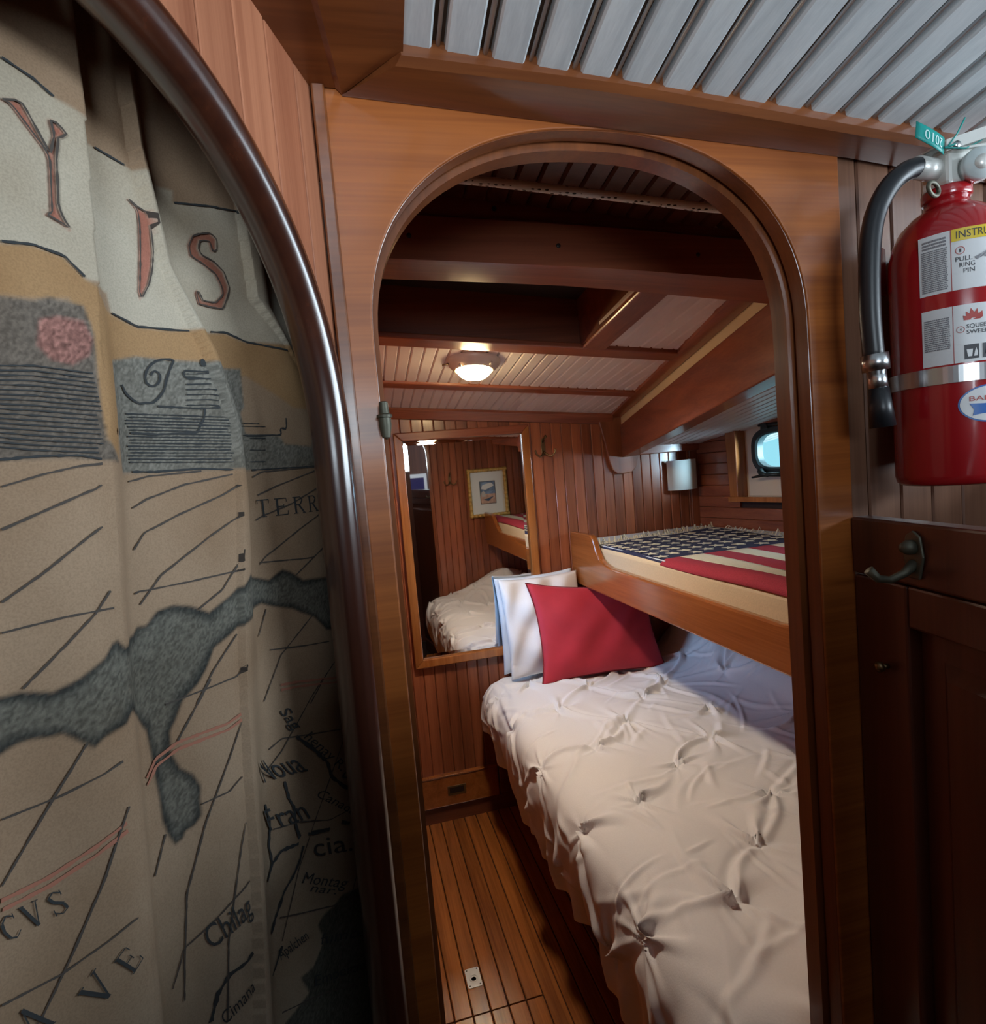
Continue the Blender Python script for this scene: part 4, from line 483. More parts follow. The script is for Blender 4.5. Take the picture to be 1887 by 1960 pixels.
setp(box('wall_port_side', (-1.10, -1.30, -0.05), (-1.06, 2.6, 2.45), DARKWOOD), kind='structure')
setp(box('wall_bow_side', (-1.10, 2.50, -0.05), (1.74, 2.54, 2.45), DARKWOOD), kind='structure')
setp(box('roof', (-1.20, -1.40, 2.40), (1.95, 2.60, 2.46), WHITE), kind='structure')

# ---- hull side with horizontal planks and two portlights
A10 = math.radians(10)
HD = Vector((math.sin(A10), -math.cos(A10), 0)); HN = Vector((-math.cos(A10), -math.sin(A10), 0)); H0 = Vector((1.584, M, 0))


def hull(t, z, n=0.0):
    return H0 + HD * t + HN * n + Vector((0, 0, z))


WINS = [(0.263, 0.62, 0.437), (1.06, 1.43, 1.245)]       # panel start, end, port centre
wall_right = setp(prism('wall_right', [(-0.06, -0.05), (1.9, -0.05), (1.9, 1.28), (-0.06, 1.28)], lambda u, v, t: hull(u, v, t), -0.03, -0.012, GROOVE), kind='structure')
for k, (a, b) in enumerate(((-0.06, 0.26), (0.625, 1.055), (1.435, 1.9))):
    prism('backing', [(a, 1.28), (b, 1.28), (b, 1.98), (a, 1.98)], hull, -0.03, -0.012, GROOVE, wall_right)
prism('backing', [(-0.06, 1.63), (1.9, 1.63), (1.9, 1.98), (-0.06, 1.98)], hull, -0.03, -0.0121, GROOVE, wall_right)
zrow = 0.50
while zrow < 1.90:
    spans = [(0.0, 1.85)]
    if 1.27 < zrow + 0.025 < 1.62:
        spans = [(0.0, 0.255), (0.63, 1.05), (1.44, 1.85)]
    for a, b in spans:
        plank('plank', hull(a, zrow + 0.025, -0.012), hull(b, zrow + 0.025, -0.012), (0, 0, 1), HN, 0.0488, 0.012, 0.0025, WOOD_Y, wall_right)
    zrow += 0.05


def stadium(hw, hh, n=40):
    """outline of a port: width 2hw, height 2hh, big corner radius"""
    pts = []
    e = 3.0
    for k in range(n):
        a = 2 * math.pi * k / n
        c, s = math.cos(a), math.sin(a)
        pts.append((math.copysign(abs(c) ** (2 / e), c) * hw, math.copysign(abs(s) ** (2 / e), s) * hh))
    return pts


for wi, (wa, wb, wc) in enumerate(WINS):
    zc0 = 1.488
    wnd = thing('window_%d' % (wi + 1), None, None, hull(wc, 1.30), kind='structure')
    hw, hh = 0.100, 0.072
    inner = stadium(hw, hh)
    ang = [math.atan2(v, u) for u, v in inner]
    lo_u, hi_u, lo_v, hi_v = wa - wc, wb - wc, 1.300 - zc0, 1.612 - zc0
    outer = []
    for (u, v), a in zip(inner, ang):
        c, s = math.cos(a), math.sin(a)
        k = min((hi_u if c > 0 else lo_u) / c if abs(c) > 1e-6 else 9, (hi_v if s > 0 else lo_v) / s if abs(s) > 1e-6 else 9)
        outer.append((c * k, s * k))
    corners = [(hi_u, hi_v), (lo_u, hi_v), (lo_u, lo_v), (hi_u, lo_v)]
    for cu_, cv_ in corners:
        j = min(range(len(outer)), key=lambda q: (outer[q][0] - cu_) ** 2 + (outer[q][1] - cv_) ** 2)
        outer[j] = (cu_, cv_)
    n = len(inner); v = []; f = []
    for t in (-0.055, -0.040):
        v += [hull(wc + u, zc0 + w, t) for u, w in inner] + [hull(wc + u, zc0 + w, t) for u, w in outer]
    for i in range(n):
        j = (i + 1) % n
        f += [(i, j, n + j, n + i), (2 * n + i, 3 * n + i, 3 * n + j, 2 * n + j), (i, 2 * n + i, 2 * n + j, j), (n + i, n + j, 3 * n + j, 3 * n + i)]
    mk('panel', v, f, CREAM, wnd)
    # timber lining of the recess
    prism('lining_board', [(wa - 0.045, 1.292), (wa, 1.292), (wa, 1.60), (wa - 0.058, 1.60)], hull, -0.058, 0.018, FRAMEWOOD, wnd, 0.003)
    prism('lining_board', [(wb, 1.292), (wb + 0.045, 1.292), (wb + 0.058, 1.60), (wb, 1.60)], hull, -0.058, 0.018, FRAMEWOOD, wnd, 0.003)
    prism('sill', [(wa - 0.05, 1.278), (wb + 0.05, 1.278), (wb + 0.05, 1.300), (wa - 0.05, 1.300)], hull, -0.058, 0.026, FRAMEWOOD, wnd, 0.003)
    prism('head_board', [(wa - 0.05, 1.600), (wb + 0.05, 1.600), (wb + 0.05, 1.68), (wa - 0.05, 1.68)], hull, -0.058, 0.004, WOOD_Y, wnd)
    fr = []
    for u, w in stadium(hw + 0.004, hh + 0.004, 48):
        k1, k2 = (hw + 0.028) / (hw + 0.004), (hh + 0.026) / (hh + 0.004)
        fr.append([hull(wc + u * 0.93, zc0 + w * 0.92, -0.056), hull(wc + u * 0.93, zc0 + w * 0.92, -0.024), hull(wc + u, zc0 + w, -0.018), hull(wc + u * k1 * 0.97, zc0 + w * k2 * 0.97, -0.018),
                   hull(wc + u * k1, zc0 + w * k2, -0.026), hull(wc + u * k1, zc0 + w * k2, -0.039)])
    ring = loft('frame', fr, PORTMETAL, wnd, True, False, True, True); sharp(ring)
    g = prism('pane', stadium(hw * 0.97, hh * 0.97), lambda u, w, t: hull(wc + u, zc0 + w, t), -0.046, -0.042, GLASS, wnd)
    for s in (-1, 1):
        prism('hinge_lug', [(s * 0.045 - 0.018, hh + 0.016), (s * 0.045 + 0.018, hh + 0.016), (s * 0.045 + 0.014, hh + 0.042), (s * 0.045 - 0.014, hh + 0.042)], lambda u, w, t: hull(wc + u, zc0 + w, t), -0.038, -0.006, PORTMETAL, ring, 0.003)
        tube('dog', [hull(wc + s * 0.055 - 0.02, zc0 - hh - 0.012, -0.012), hull(wc + s * 0.055, zc0 - hh - 0.020, 0.006), hull(wc + s * 0.055 + 0.035, zc0 - hh - 0.030, 0.010)], [0.014, 0.012, 0.006], PORTMETAL, ring, 10)
    tube('hinge_pin', [hull(wc - 0.075, zc0 + hh + 0.034, -0.014), hull(wc + 0.075, zc0 + hh + 0.034, -0.014)], 0.006, PORTMETAL, ring, 8)
    tube('latch_bar', [hull(wc - 0.11, zc0 - hh - 0.036, 0.0), hull(wc - 0.03, zc0 - hh - 0.026, 0.008), hull(wc + 0.05, zc0 - hh - 0.026, 0.008)], [0.004, 0.008, 0.010], PORTMETAL, ring, 8)

# ---- side deck of white planks over the berth, and cleat along the far bulkhead
deck = setp(prism('ceiling_side_deck', [(0.93, 0.62), (2.0, 0.62), (1.72, 2.50), (1.265, 2.50)], lambda u, v, t: Vector((u, v, zd(u, v) + t)), 0.008, 0.03, WHITE), kind='structure')
for i in range(30):
    x0 = 1.10 + 0.038 * i - 0.30
    xa, xb = x0 + 0.06, x0 + 0.06
    y0 = 0.66; y1 = min(M, (xa - 0.835) / 0.178)
    if y1 < 0.75: continue
    plank('plank', (xa + 0.0, y0, zd(xa, y0) + 0.009), (xb, y1, zd(xb, y1) + 0.009), (1, 0, -0.04), (0, 0, -1), 0.0365, 0.010, 0.004, WHITE, deck)
setp(box('trim_1', (1.215, M - 0.030, 1.517), (1.590, M - 0.0005, 1.566), WOOD_X, None, 0.004), kind='structure')
setp(prism('trim_2', [(1.548, 1.0), (1.590, 1.0), (1.590, 1.53), (1.548, 1.53)], lambda u, v, t: Vector((u, M - t, v)), 0.0005, 0.012, WOOD_Z, None, 0.003), kind='structure')

# ---- deep carlin beam along the cabin side, its knee, the cream strip and mouldings above
def side_x(y): return 0.770 + 0.178 * y          # vertical side of the cabin trunk


def car_top(y): return 1.656 + 0.141 * (M - y)


def car_bot(y): return 1.510 + 0.123 * (M - y)


rings = [[(side_x(y), y, car_bot(y)), (side_x(y), y, car_top(y)), (side_x(y) + 0.08, y, car_top(y)), (side_x(y) + 0.08, y, car_bot(y) + 0.004)] for y in (M - 0.001, 2.0, 1.5, 1.02)]
setp(bevel(loft('beam_carlin', rings, WOOD_Y, None, True, True, False), 0.004), kind='structure')


def trim_in(y):
    return float(np.interp(y, [0.66, 1.268, 1.63, 2.07, 2.449], [0.840, 0.940, 1.012, 1.092, 1.162]))


def trim_out(y):
    return side_x(y) + 0.004


ys = list(np.linspace(1.03, M - 0.002, 16))
rings = []
for y in ys:
    a, b = trim_in(y), trim_out(y)
    rings.append([(a, y, zc(a, y) + 0.004), (a, y, zc(a, y) - 0.010), (a + 0.012, y, zc(a, y) - 0.014), (b - 0.012, y, zc(b, y) - 0.013), (b - 0.001, y, zc(b, y) - 0.013), (b, y, zc(b, y) + 0.004)])
setp(sharp(loft('trim_3', rings, WOOD_Y, None), 25), kind='structure')
rings = []
for y in ys:
    b = side_x(y) + 0.006
    rings.append([(b, y, zc(b, y) + 0.02), (b, y, car_top(y) - 0.004), (b + 0.05, y, car_top(y) - 0.004), (b + 0.05, y, zc(b, y) + 0.02)])
setp(loft('trim_4', rings, CREAM, None, smooth=False), kind='structure')
# hanging knee where the carlin lands on the bulkhead
knee = [(1.095, 1.70), (1.105, 1.66), (1.125, 1.565), (1.140, 1.49), (1.152, 1.458), (1.172, 1.441), (1.20, 1.437), (1.245, 1.442), (1.268, 1.462), (1.285, 1.512), (1.30, 1.56), (1.30, 1.70)]
setp(prism('trim_5', knee, lambda u, v, t: Vector((u, M - t, v)), 0.0005, 0.020, WOOD_Z, None, 0.004), kind='structure')

# ---- cabin ceiling: white beaded planks cut round the hatch
ceiling = setp(prism('ceiling', [(0.70, 0.62), (1.20, 0.62), (1.25, 2.49), (0.0, 2.49), (0.0, 1.63), (0.70, 1.63)], lambda u, v, t: Vector((u, v, zc(u, v) + t)), 0.012, 0.035, plain('ceiling_groove', (0.36, 0.33, 0.32), 0.6)), kind='structure')
prism('backing', [(0.0, 0.62), (0.70, 0.62), (0.70, 1.06), (0.0, 1.06)], lambda u, v, t: Vector((u, v, zc(u, v) + t)), 0.012, 0.035, DARKWOOD_X, ceiling)
CPW = 0.0375


def ceil_plank(xc, y0, y1, mat=WHITE):
    def P(x, y): return Vector((x, y, zc(x, y) + 0.012))
    xa = xc - 0.02 * (M - y0); xb = xc - 0.02 * (M - y1)
    plank('plank', P(xa, y0), P(xb, y1), Vector((1, 0, -0.087)), (0, 0, -1), CPW - 0.001, 0.012, 0.004, mat, ceiling)


for i in range(34):
    xc = 0.02 + CPW * i
    if xc < 0.72:
        ceil_plank(xc, 1.66, M)
        ceil_plank(xc, 0.66, 1.00, DARKWOOD)
    else:
        ceil_plank(xc, 1.06 if xc < 0.95 else min(1.06 + (xc - 0.95) * 5.6, M - 0.02), M)
        if xc < 0.97: ceil_plank(xc, 0.66, 1.00, DARKWOOD)
# hatch trunk and lid
hx0, hx1, hy0, hy1 = 0.02, 0.695, 1.09, 1.625


def hz(x, y, h): return Vector((x, y, zc(x, y) + h))


def slab(name, pts, h0, h1, mat, parent=None, bev=0.0):
    return prism(name, pts, lambda u, v, t: hz(u, v, t), h0, h1, mat, parent, bev)


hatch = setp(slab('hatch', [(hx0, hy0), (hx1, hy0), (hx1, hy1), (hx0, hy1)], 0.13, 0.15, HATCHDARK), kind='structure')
for pts in ([(hx1, hy0), (hx1 + 0.02, hy0), (hx1 + 0.02, hy1), (hx1, hy1)], [(hx0, hy1), (hx1, hy1), (hx1, hy1 + 0.02), (hx0, hy1 + 0.02)], [(hx0, hy0), (hx0 + 0.02, hy0), (hx0 + 0.02, hy1), (hx0, hy1)], [(hx0, hy0 - 0.02), (hx1, hy0 - 0.02), (hx1, hy0), (hx0, hy0)]):
    slab('coaming', pts, -0.004, 0.14, DARKWOOD_X, hatch)
for pts, h in (([(0.03, 1.620), (1.045, 1.620), (1.06, 1.690), (0.03, 1.690)], 0.012), ([(0.03, 2.056), (1.125, 2.056), (1.14, 2.112), (0.03, 2.112)], 0.010), ([(hx1 - 0.006, 1.05), (hx1 + 0.070, 1.05), (hx1 + 0.078, 1.622), (hx1 + 0.004, 1.622)], 0.012)):
    setp(slab('trim_6' if h == 0.010 else 'trim_7' if pts[0][0] < 0.1 else 'trim_8', pts, -h, 0.004, WOOD_X if pts[0][0] < 0.1 else WOOD_Y, None, 0.004), kind='structure')
# deck beam just inside the door
for nm, (ya, yb, za, zb), mt in (('beam_deck', (1.0, 1.10, 1.868, 1.947), WOOD_X), ('beam_upper', (1.018, 1.10, 1.940, 2.03), WOOD_X)):
    rings = []
    for x in np.linspace(0.032, 0.958, 10):
        dz = -0.043 * (x - 0.09) - 0.03 * max(0, x - 0.5)
        yb2 = yb + 0.06 * max(0, x - 0.4)
        rings.append([(x, ya, za + dz), (x, ya, zb + dz - 0.006), (x, ya + 0.006, zb + dz), (x, yb2, zb + dz), (x, yb2, za + dz), (x, ya + 0.008, za + dz - 0.001)])
    b_ = setp(sharp(loft(nm, rings, mt, None), 30), kind='structure')
    if nm == 'beam_deck':
        for x, z in ((0.135, 1.905), (0.68, 1.875), (0.40, 1.89)):
            lathe('plug', [(0.0005, 0.001), (0.004, 0.0012), (0.0045, -0.002)], (x, 1.0, z), (0, -1, 0), HATCHDARK, b_, 10)
    else:
        lathe('plug', [(0.0005, 0.001), (0.0045, 0.0012), (0.005, -0.002)], (0.292, 1.018, 1.960), (0, -1, 0), HATCHDARK, b_, 10)
# moulding under the ceiling at the far bulkhead
rings = []
for x in np.linspace(0.032, 1.165, 24):
    z = zc(x, M) + 0.004
    rings.append([(x, M - 0.0005, z), (x, M - 0.034, z), (x, M - 0.036, z - 0.010), (x, M - 0.028, z - 0.020), (x, M - 0.024, z - 0.030), (x, M - 0.014, z - 0.044), (x, M - 0.0005, z - 0.046)])
setp(sharp(loft('trim_9', rings, WOOD_X, None), 30), kind='structure')

# ---- door bulkhead with an arched opening
OC, OA, OB, OS = 0.295, 0.259, 0.217, 1.640      # centre, half width, rise, springing


def arch(cx, a, b, zs, n=40, e=2.3):
    pts = []
    for k in range(n + 1):
        t = math.pi * k / n
        c, s = math.cos(t), math.sin(t)
        pts.append((cx + a * math.copysign(abs(c) ** (2 / e), c), zs + b * abs(s) ** (2 / e)))
    return pts      # from right springing over the top to left springing


def door_outline(x0, x1, ztop, cx, a, b, zs, z0=0.0):
    ar = arch(cx, a, b, zs)
    return [(x0, z0), (x0, ztop), (x1, ztop), (x1, z0), (cx + a + 0.006, z0)] + ar + [(cx - a, z0)]


fy = lambda u, v, t: Vector((u, t, v))
wall_near = setp(prism('wall_near', door_outline(0.0, 0.606, 1.95, OC, OA, OB, OS), fy, D, 0.618, PLY, None, 0.0015), kind='structure')
ap = arch(OC, OA, OB, OS, 48)
# rebated lining: outer half and the door stop behind it
lin = [(OC + OA + 0.006, 0.0)] + ap + [(OC - OA, 0.0)]


def lining(name, off0, off1, y0, y1, mat):
    n = len(lin); rings = []
    for i, (u, v) in enumerate(lin):
        a = lin[max(i - 1, 0)]; b = lin[min(i + 1, n - 1)]
        tx, tz = b[0] - a[0], b[1] - a[1]; l = math.hypot(tx, tz); nx, nz = -tz / l, tx / l      # towards the opening
        if v < 0.01: nz = 0.0
        rings.append([(u + nx * off0, y0, v + nz * off0), (u + nx * off1, y0 + 0.003, v + nz * off1), (u + nx * off1, y1 - 0.003, v + nz * off1), (u + nx * off0, y1, v + nz * off0)])
    return loft(name, rings, mat, wall_near, True, True, True)


sharp(lining('door_lining', -0.004, 0.0006, 0.6003, 0.626, LINING), 30)
sharp(lining('door_stop', -0.010, 0.007, 0.6265, DB + 0.002, LINING), 30)
# corner post against the passage wall
prism('corner_post', [(0.0, 0.0), (0.013, 0.0), (0.013, 1.885), (0.0, 1.885)], fy, D - 0.006, D + 0.002, CROWN, wall_near, 0.002)
# the same bulkhead seen from the cabin: planks
def in_arch_z(x):
    d = abs(x - OC) / (OA + 0.002)
    return OS + OB * (1 - d ** 2.3) ** (1 / 2.3) + 0.004 if d < 1 else 0.0


for i in range(-1, 42):
    xc = 0.054 + PW * (i + 0.5)
    if xc > 1.90: break
    xa, xb = max(xc - PW / 2 + 0.0006, 0.034), xc + PW / 2 - 0.0006
    if xb - xa < 0.01: continue
    if xa < OC + OA + 0.003:
        xs_ = sorted([xa + (xb - xa) * j / 8 for j in range(9)] + [e for e in (OC + OA + 0.0015, OC + OA + 0.0025) if xa < e < xb])
        prism('plank', [(xa, 2.1), (xb, 2.1)] + [(x, in_arch_z(x)) for x in xs_[::-1]], fy, DB - 0.014, DB, WOOD_Z, wall_near, 0.002)
    else:
        plank('plank', (xc, DB - 0.014, 0.0), (xc, DB - 0.014, 2.1), (1, 0, 0), (0, 1, 0), PW - 0.0012, 0.014, 0.0032, WOOD_Z, wall_near)
prism('backing', [(0.606, 0.0), (2.0, 0.0), (2.0, 2.1), (0.606, 2.1)], fy, 0.622, 0.638, GROOVE, wall_near)
prism('backing', [(0.0, 1.885), (0.606, 1.885), (0.606, 2.1), (0.0, 2.1)], fy, 0.622, 0.638, GROOVE, wall_near)
# passage side planks to the right of the panel
for i in range(0, 15):
    xc = 0.639 - 0.0255 + 0.051 * i
    plank('plank', (xc, 0.620, 0.0), (xc, 0.620, 1.95), (1, 0, 0), (0, -1, 0), 0.0495, 0.013, 0.002, GREYPLANK, wall_near)
# header moulding under the passage ceiling
XS = [0.029, 0.10, 0.2, 0.3, 0.46, 0.618, 0.754, 0.9, 1.05, 1.355]


def zb_(x): return float(np.interp(x, [0.029, 0.299, 0.618, 0.754, 1.1, 1.4], [1.874, 1.858, 1.840, 1.826, 1.79, 1.757]))


def zt_(x): return float(np.interp(x, [0.082, 0.278, 0.678, 1.1, 1.4], [1.890, 1.882, 1.846, 1.808, 1.781]))


rings = []
for i, x in enumerate(XS):
    s = 0.053 if i == 0 else 0.0              # mitre
    rings.append([(x, D, zb_(x)), (x, D - 0.004, zb_(x) - 0.001), (x + s * 0.9, 0.553, zt_(x + s) - 0.016), (x + s, 0.547, zt_(x + s) - 0.010), (x + s, 0.547, zt_(x + s) + 0.003), (x + s, 0.556, zt_(x + s) + 0.02), (x + s * 0.2, D, zt_(x) + 0.05)])
setp(sharp(loft('trim_10', rings, CROWN, None), 25), kind='structure')
# its return along the passage wall
b0 = Vector((0.029, 0.598, 1.874)); t0 = Vector((0.082, 0.547, 1.893))
db = Vector((-math.sin(math.radians(10)), -math.cos(math.radians(10)), 0.14)); dt = Vector((-0.046, -1, 0.143))
rings = []
for k in (0.0, 0.2, 0.4, 0.8):
    b, t = b0 + db * k, t0 + dt * k
    rings.append([b, b.lerp(t, 0.86) + Vector((0, 0, -0.008)), t + Vector((0.002, 0, -0.010)), t + Vector((0.004, 0, 0.004)), t + Vector((0, 0, 0.03)), b + Vector((-0.34, 0, 0.05)), b + Vector((-0.34, 0, 0.006)), b + Vector((-0.006, 0, 0.006))])
setp(sharp(loft('trim_11', rings, CROWN, None), 25), kind='structure')

# ---- passage ceiling: white planks with a bead in every joint
pc = setp(prism('ceiling_passage', [(-1.06, -1.3), (1.5, -1.3), (1.5, 0.59), (-1.06, 0.59)], lambda u, v, t: Vector((u, v, zn(u, v) + t)), 0.010, 0.03, BROWNGAP), kind='structure')
NP = 0.0442
for i in range(-5, 25):
    xj = 0.118 + NP * i                      # joint centre at Y = 0.55
    xc = xj + NP / 2

    def PN(x, y, h): return Vector((x, y, zn(x, y) + h))
    for yy0, yy1 in ((-1.25, 0.575),):
        xa, xb = xc - 0.046 * (0.55 - yy0), xc
        plank('plank', PN(xa, yy0, 0.010), PN(xb, yy1, 0.010), Vector((1, 0, -0.074)), (0, 0, -1), NP - 0.0125, 0.0105, 0.002, WHITE_GREY, pc)
        xa, xb = xj - 0.046 * (0.55 - yy0), xj
        a, b = PN(xa, yy0, 0.0040), PN(xb, yy1, 0.0040)
        tube('bead', [a, b], 0.0026 if i % 2 else 0.0020, WHITE_GREY, pc, 6)

# ---- passage wall with the arched doorway (25 degrees to the cabin)
A25 = math.radians(25)
LD = Vector((math.sin(A25), math.cos(A25), 0)); LN = Vector((math.cos(A25), -math.sin(A25), 0)); L0 = Vector((0, D, 0))


def lw(s, z, n=0.0):
    return L0 + LD * s + LN * n + Vector((0, 0, z))


LC, LA, LB, LS = -0.272, 0.247, 0.262, 1.53


def larch_z(s):
    d = (s - LC) / LA
    return LS + LB * max(0.0, 1 - abs(d) ** 2.1) ** (1 / 2.1) if abs(d) < 1 else 0.0


wall_passage = setp(prism('wall_passage', [(-0.75, 2.12), (-0.75, 0.0), (-0.535, 0.0), (-0.535, 1.86), (-0.012, 1.86), (-0.012, 0.0), (0.0, 0.0), (0.0, 1.98)], lw, -0.03, -0.0135, GROOVE), kind='structure')
edges = [0.0 - 0.030 - 0.0455 * k for k in range(17)]
edges = [0.0] + edges
for a, b in zip(edges[1:], edges[:-1]):
    w = b - a
    top = 1.98 if a > -0.4 else 2.10
    ss = [a + 0.0006 + (w - 0.0012) * j / 6 for j in range(7)]
    low = [(s, larch_z(s)) for s in ss]
    pts = [(a + 0.0006, top), (b - 0.0006, top)] + low[::-1]
    prism('plank', pts, lw, -0.013, 0.0, REDPLANK, wall_passage, 0.0012)
# bullnose rim
path = [(LC + LA - 0.008, 0.0), (LC + LA - 0.006, 0.5), (LC + LA - 0.003, 1.0), (LC + LA, 1.4)] + [(u, v) for u, v in arch(LC, LA, LB, LS, 56, 2.1)] + [(LC - LA, 1.2), (LC - LA, 0.0)]
rings = []
for i, (u, v) in enumerate(path):
    a = path[max(i - 1, 0)]; b = path[min(i + 1, len(path) - 1)]
    tx, tz = b[0] - a[0], b[1] - a[1]; l = math.hypot(tx, tz); ox, oz = tz / l, -tx / l        # away from the opening
    ring = []
    for k in range(16):
        ang = 2 * math.pi * k / 16
        ro = math.cos(ang) * 0.0165; rn = math.sin(ang) * 0.019
        ring.append(lw(u + ox * ro, v + oz * ro, rn - 0.004))
    rings.append(ring)
setp(loft('trim_12', rings, RIM, None), kind='structure')

# ---- saloon behind the camera, with the openings that let the daylight in
wall_back = setp(box('wall_back', (-1.06, -1.34, 0.0), (0.56, -1.30, 1.22), DARKWOOD), kind='structure')
box('backing', (-1.06, -1.34, 1.22), (-0.48, -1.30, 2.4), DARKWOOD, wall_back)
box('backing', (0.26, -1.34, 1.22), (0.56, -1.30, 2.4), DARKWOOD, wall_back)
box('backing', (-0.48, -1.34, 1.90), (0.26, -1.30, 2.4), DARKWOOD, wall_back)
w6 = setp(box('window_6', (-0.49, -1.325, 1.21), (0.27, -1.320, 1.91), GLASS), kind='structure')
setp(box('shade_screen_back', (-1.06, -0.44, 0.0), (0.40, -0.40, 1.57), DARKWOOD), kind='structure')  # unseen screen, added to keep back-window light off the low passage
setp(box('shade_block_side', (0.96, -0.36, 0.0), (1.355, 0.585, 1.50), DARKWOOD), kind='structure')  # unseen block, added to shade the low planks from the side window
box('backing', (0.76, -1.34, 0.0), (1.5, -1.30, 2.4), DARKWOOD, wall_back)
box('backing', (0.56, -1.34, 0.0), (0.76, -1.30, 1.14), DARKWOOD, wall_back)
box('backing', (0.56, -1.34, 1.53), (0.76, -1.30, 2.4), DARKWOOD, wall_back)
w3 = setp(box('window_3', (0.55, -1.325, 1.13), (0.77, -1.320, 1.54), BLUEGLASS), kind='structure')
for lo, hi in (((0.54, -1.30, 1.50), (0.78, -1.285, 1.54)), ((0.54, -1.30, 1.12), (0.78, -1.285, 1.15)), ((0.54, -1.30, 1.15), (0.57, -1.285, 1.50)), ((0.75, -1.30, 1.15), (0.78, -1.285, 1.50))):
    box('frame', lo, hi, WHITE, w3)
wall_star = setp(box('wall_saloon_side', (1.36, -1.34, 0.0), (1.40, 0.60, 1.49), DARKWOOD), kind='structure')
box('backing', (1.36, -1.34, 1.82), (1.40, 0.60, 2.4), DARKWOOD, wall_star)
box('backing', (1.36, -1.34, 1.49), (1.40, -0.75, 1.82), DARKWOOD, wall_star)
box('backing', (1.36, 0.38, 1.49), (1.40, 0.60, 1.82), DARKWOOD, wall_star)
w4 = setp(box('window_4', (1.378, -0.76, 1.48), (1.383, 0.39, 1.83), GLASS), kind='structure')

# ================================================================== THINGS
def np_lw(s, z, n):
    s, z, n = np.broadcast_arrays(np.asarray(s, float), np.asarray(z, float), np.asarray(n, float))
    return np.stack([L0.x + LD.x * s + LN.x * n, L0.y + LD.y * s + LN.y * n, z], -1)


# ------------------------------------------------------------------ map curtain in the passage doorway
def ridges(z):
    r1 = np.interp(z, [0.3, 1.176, 1.279, 1.406, 1.529, 1.638, 1.741, 2.0], [-0.256, -0.244, -0.238, -0.232, -0.222, -0.212, -0.207, -0.204])
    r2 = np.interp(z, [0.3, 1.059, 1.186, 1.296, 1.406, 1.500, 1.560, 1.62, 1.68, 1.76, 2.0], [-0.180, -0.153, -0.136, -0.125, -0.112, -0.100, -0.098, -0.117, -0.142, -0.158, -0.165])
    r3 = np.interp(z, [0.3, 0.903, 1.146, 1.336, 1.487, 1.56, 1.62, 1.68, 2.0], [0.020, 0.048, 0.064, 0.070, 0.076, 0.066, 0.030, -0.040, -0.07])
    return [r1 * 0 - 0.60, r1 * 0 - 0.46, r1 - 0.115, r1, r2, r3, r3 * 0 + 0.22]


def fold(s, z):
    s, z = np.broadcast_arrays(np.asarray(s, float), np.asarray(z, float))
    R_ = ridges(z)
    f = np.zeros_like(s)
    for a, b in zip(R_[:-1], R_[1:]):
        w = b - a
        q = (s - a) / w
        m = (q >= 0) & (q < 1)
        d = np.clip(q / 0.30, 0, 1); u = np.clip((q - 0.30) / 0.70, 0, 1)
        drop = 1 - d * d * (3 - 2 * d); rise = u * u * (3 - 2 * u)
        f = np.where(m, np.maximum(drop, rise) * np.clip(w / 0.13, 0.4, 1.15), f)
    return 0.024 * f + 0.002 * np.sin(s * 70 + z * 5)


def curtain(s, z, off=0.0):
    return np_lw(s, z, -0.082 + fold(s, z) + off)


_sv = np.concatenate([np.linspace(-0.56, -0.345, 30, endpoint=False), np.linspace(-0.345, 0.135, 300)])
_zv = np.concatenate([np.linspace(0.30, 0.85, 40, endpoint=False), np.linspace(0.85, 1.93, 600)])
ns, nz = len(_sv), len(_zv)
S_, Z_ = np.meshgrid(_sv, _zv, indexing='ij')


def inside(poly, x, y):
    r = np.zeros(x.shape, bool); n = len(poly)
    for i in range(n):
        x1, y1 = poly[i]; x2, y2 = poly[(i + 1) % n]
        if y1 == y2: continue
        c = (y1 > y) != (y2 > y)
        r ^= c & (x < (x2 - x1) * (y - y1) / (y2 - y1) + x1)
    return r


def edge_dist(poly, x, y):
    d = np.full(x.shape, 9.0); n = len(poly)
    for i in range(n):
        a = np.array(poly[i]); b = np.array(poly[(i + 1) % n]); ab = b - a; l2 = max(ab @ ab, 1e-9)
        t = np.clip(((x - a[0]) * ab[0] + (y - a[1]) * ab[1]) / l2, 0, 1)
        d = np.minimum(d, np.hypot(x - a[0] - t * ab[0], y - a[1] - t * ab[1]))
    return d


art = CURTAIN_ART


def paint(poly, c):
    global colr
    sd = edge_dist(poly, S_, Z_) * np.where(inside(poly, S_, Z_), 1, -1)
    k = np.clip(0.5 + sd / 0.0024, 0, 1)[..., None]
    colr = colr * (1 - k) + np.array(c) * k


colr = np.empty((ns, nz, 3)); colr[:] = (0.46, 0.315, 0.205)
# broad tints of the printed paper: paler towards the hem
pale = np.clip((1.32 - Z_) / 0.35, 0, 1)[..., None]
colr = colr * (1 - pale) + np.array((0.48, 0.39, 0.285)) * pale
for key, c in (('RIBBON', (0.62, 0.54, 0.42)), ('OCHRE', (0.49, 0.29, 0.14)), ('CART', (0.25, 0.235, 0.20)), ('LEFT', (0.19, 0.155, 0.125)), ('PINKB', (0.36, 0.17, 0.14)), ('DARK', (0.12, 0.12, 0.10))):
    paint(art[key], c)
for key in ('CART', 'LEFT', 'DARK', 'PINKB'):
    m = inside(art[key], S_, Z_)
    colr[m] *= RNG.uniform(0.65, 1.35, (int(m.sum()), 1))
m = inside(art['COAST'], S_, Z_)
de = edge_dist(art['COAST'], S_, Z_)
wob = 0.0075 + 0.003 * np.sin(S_ * 90 + 3 * np.sin(Z_ * 40)) * np.sin(Z_ * 75)
k = np.clip(de / wob, 0, 1)[..., None]
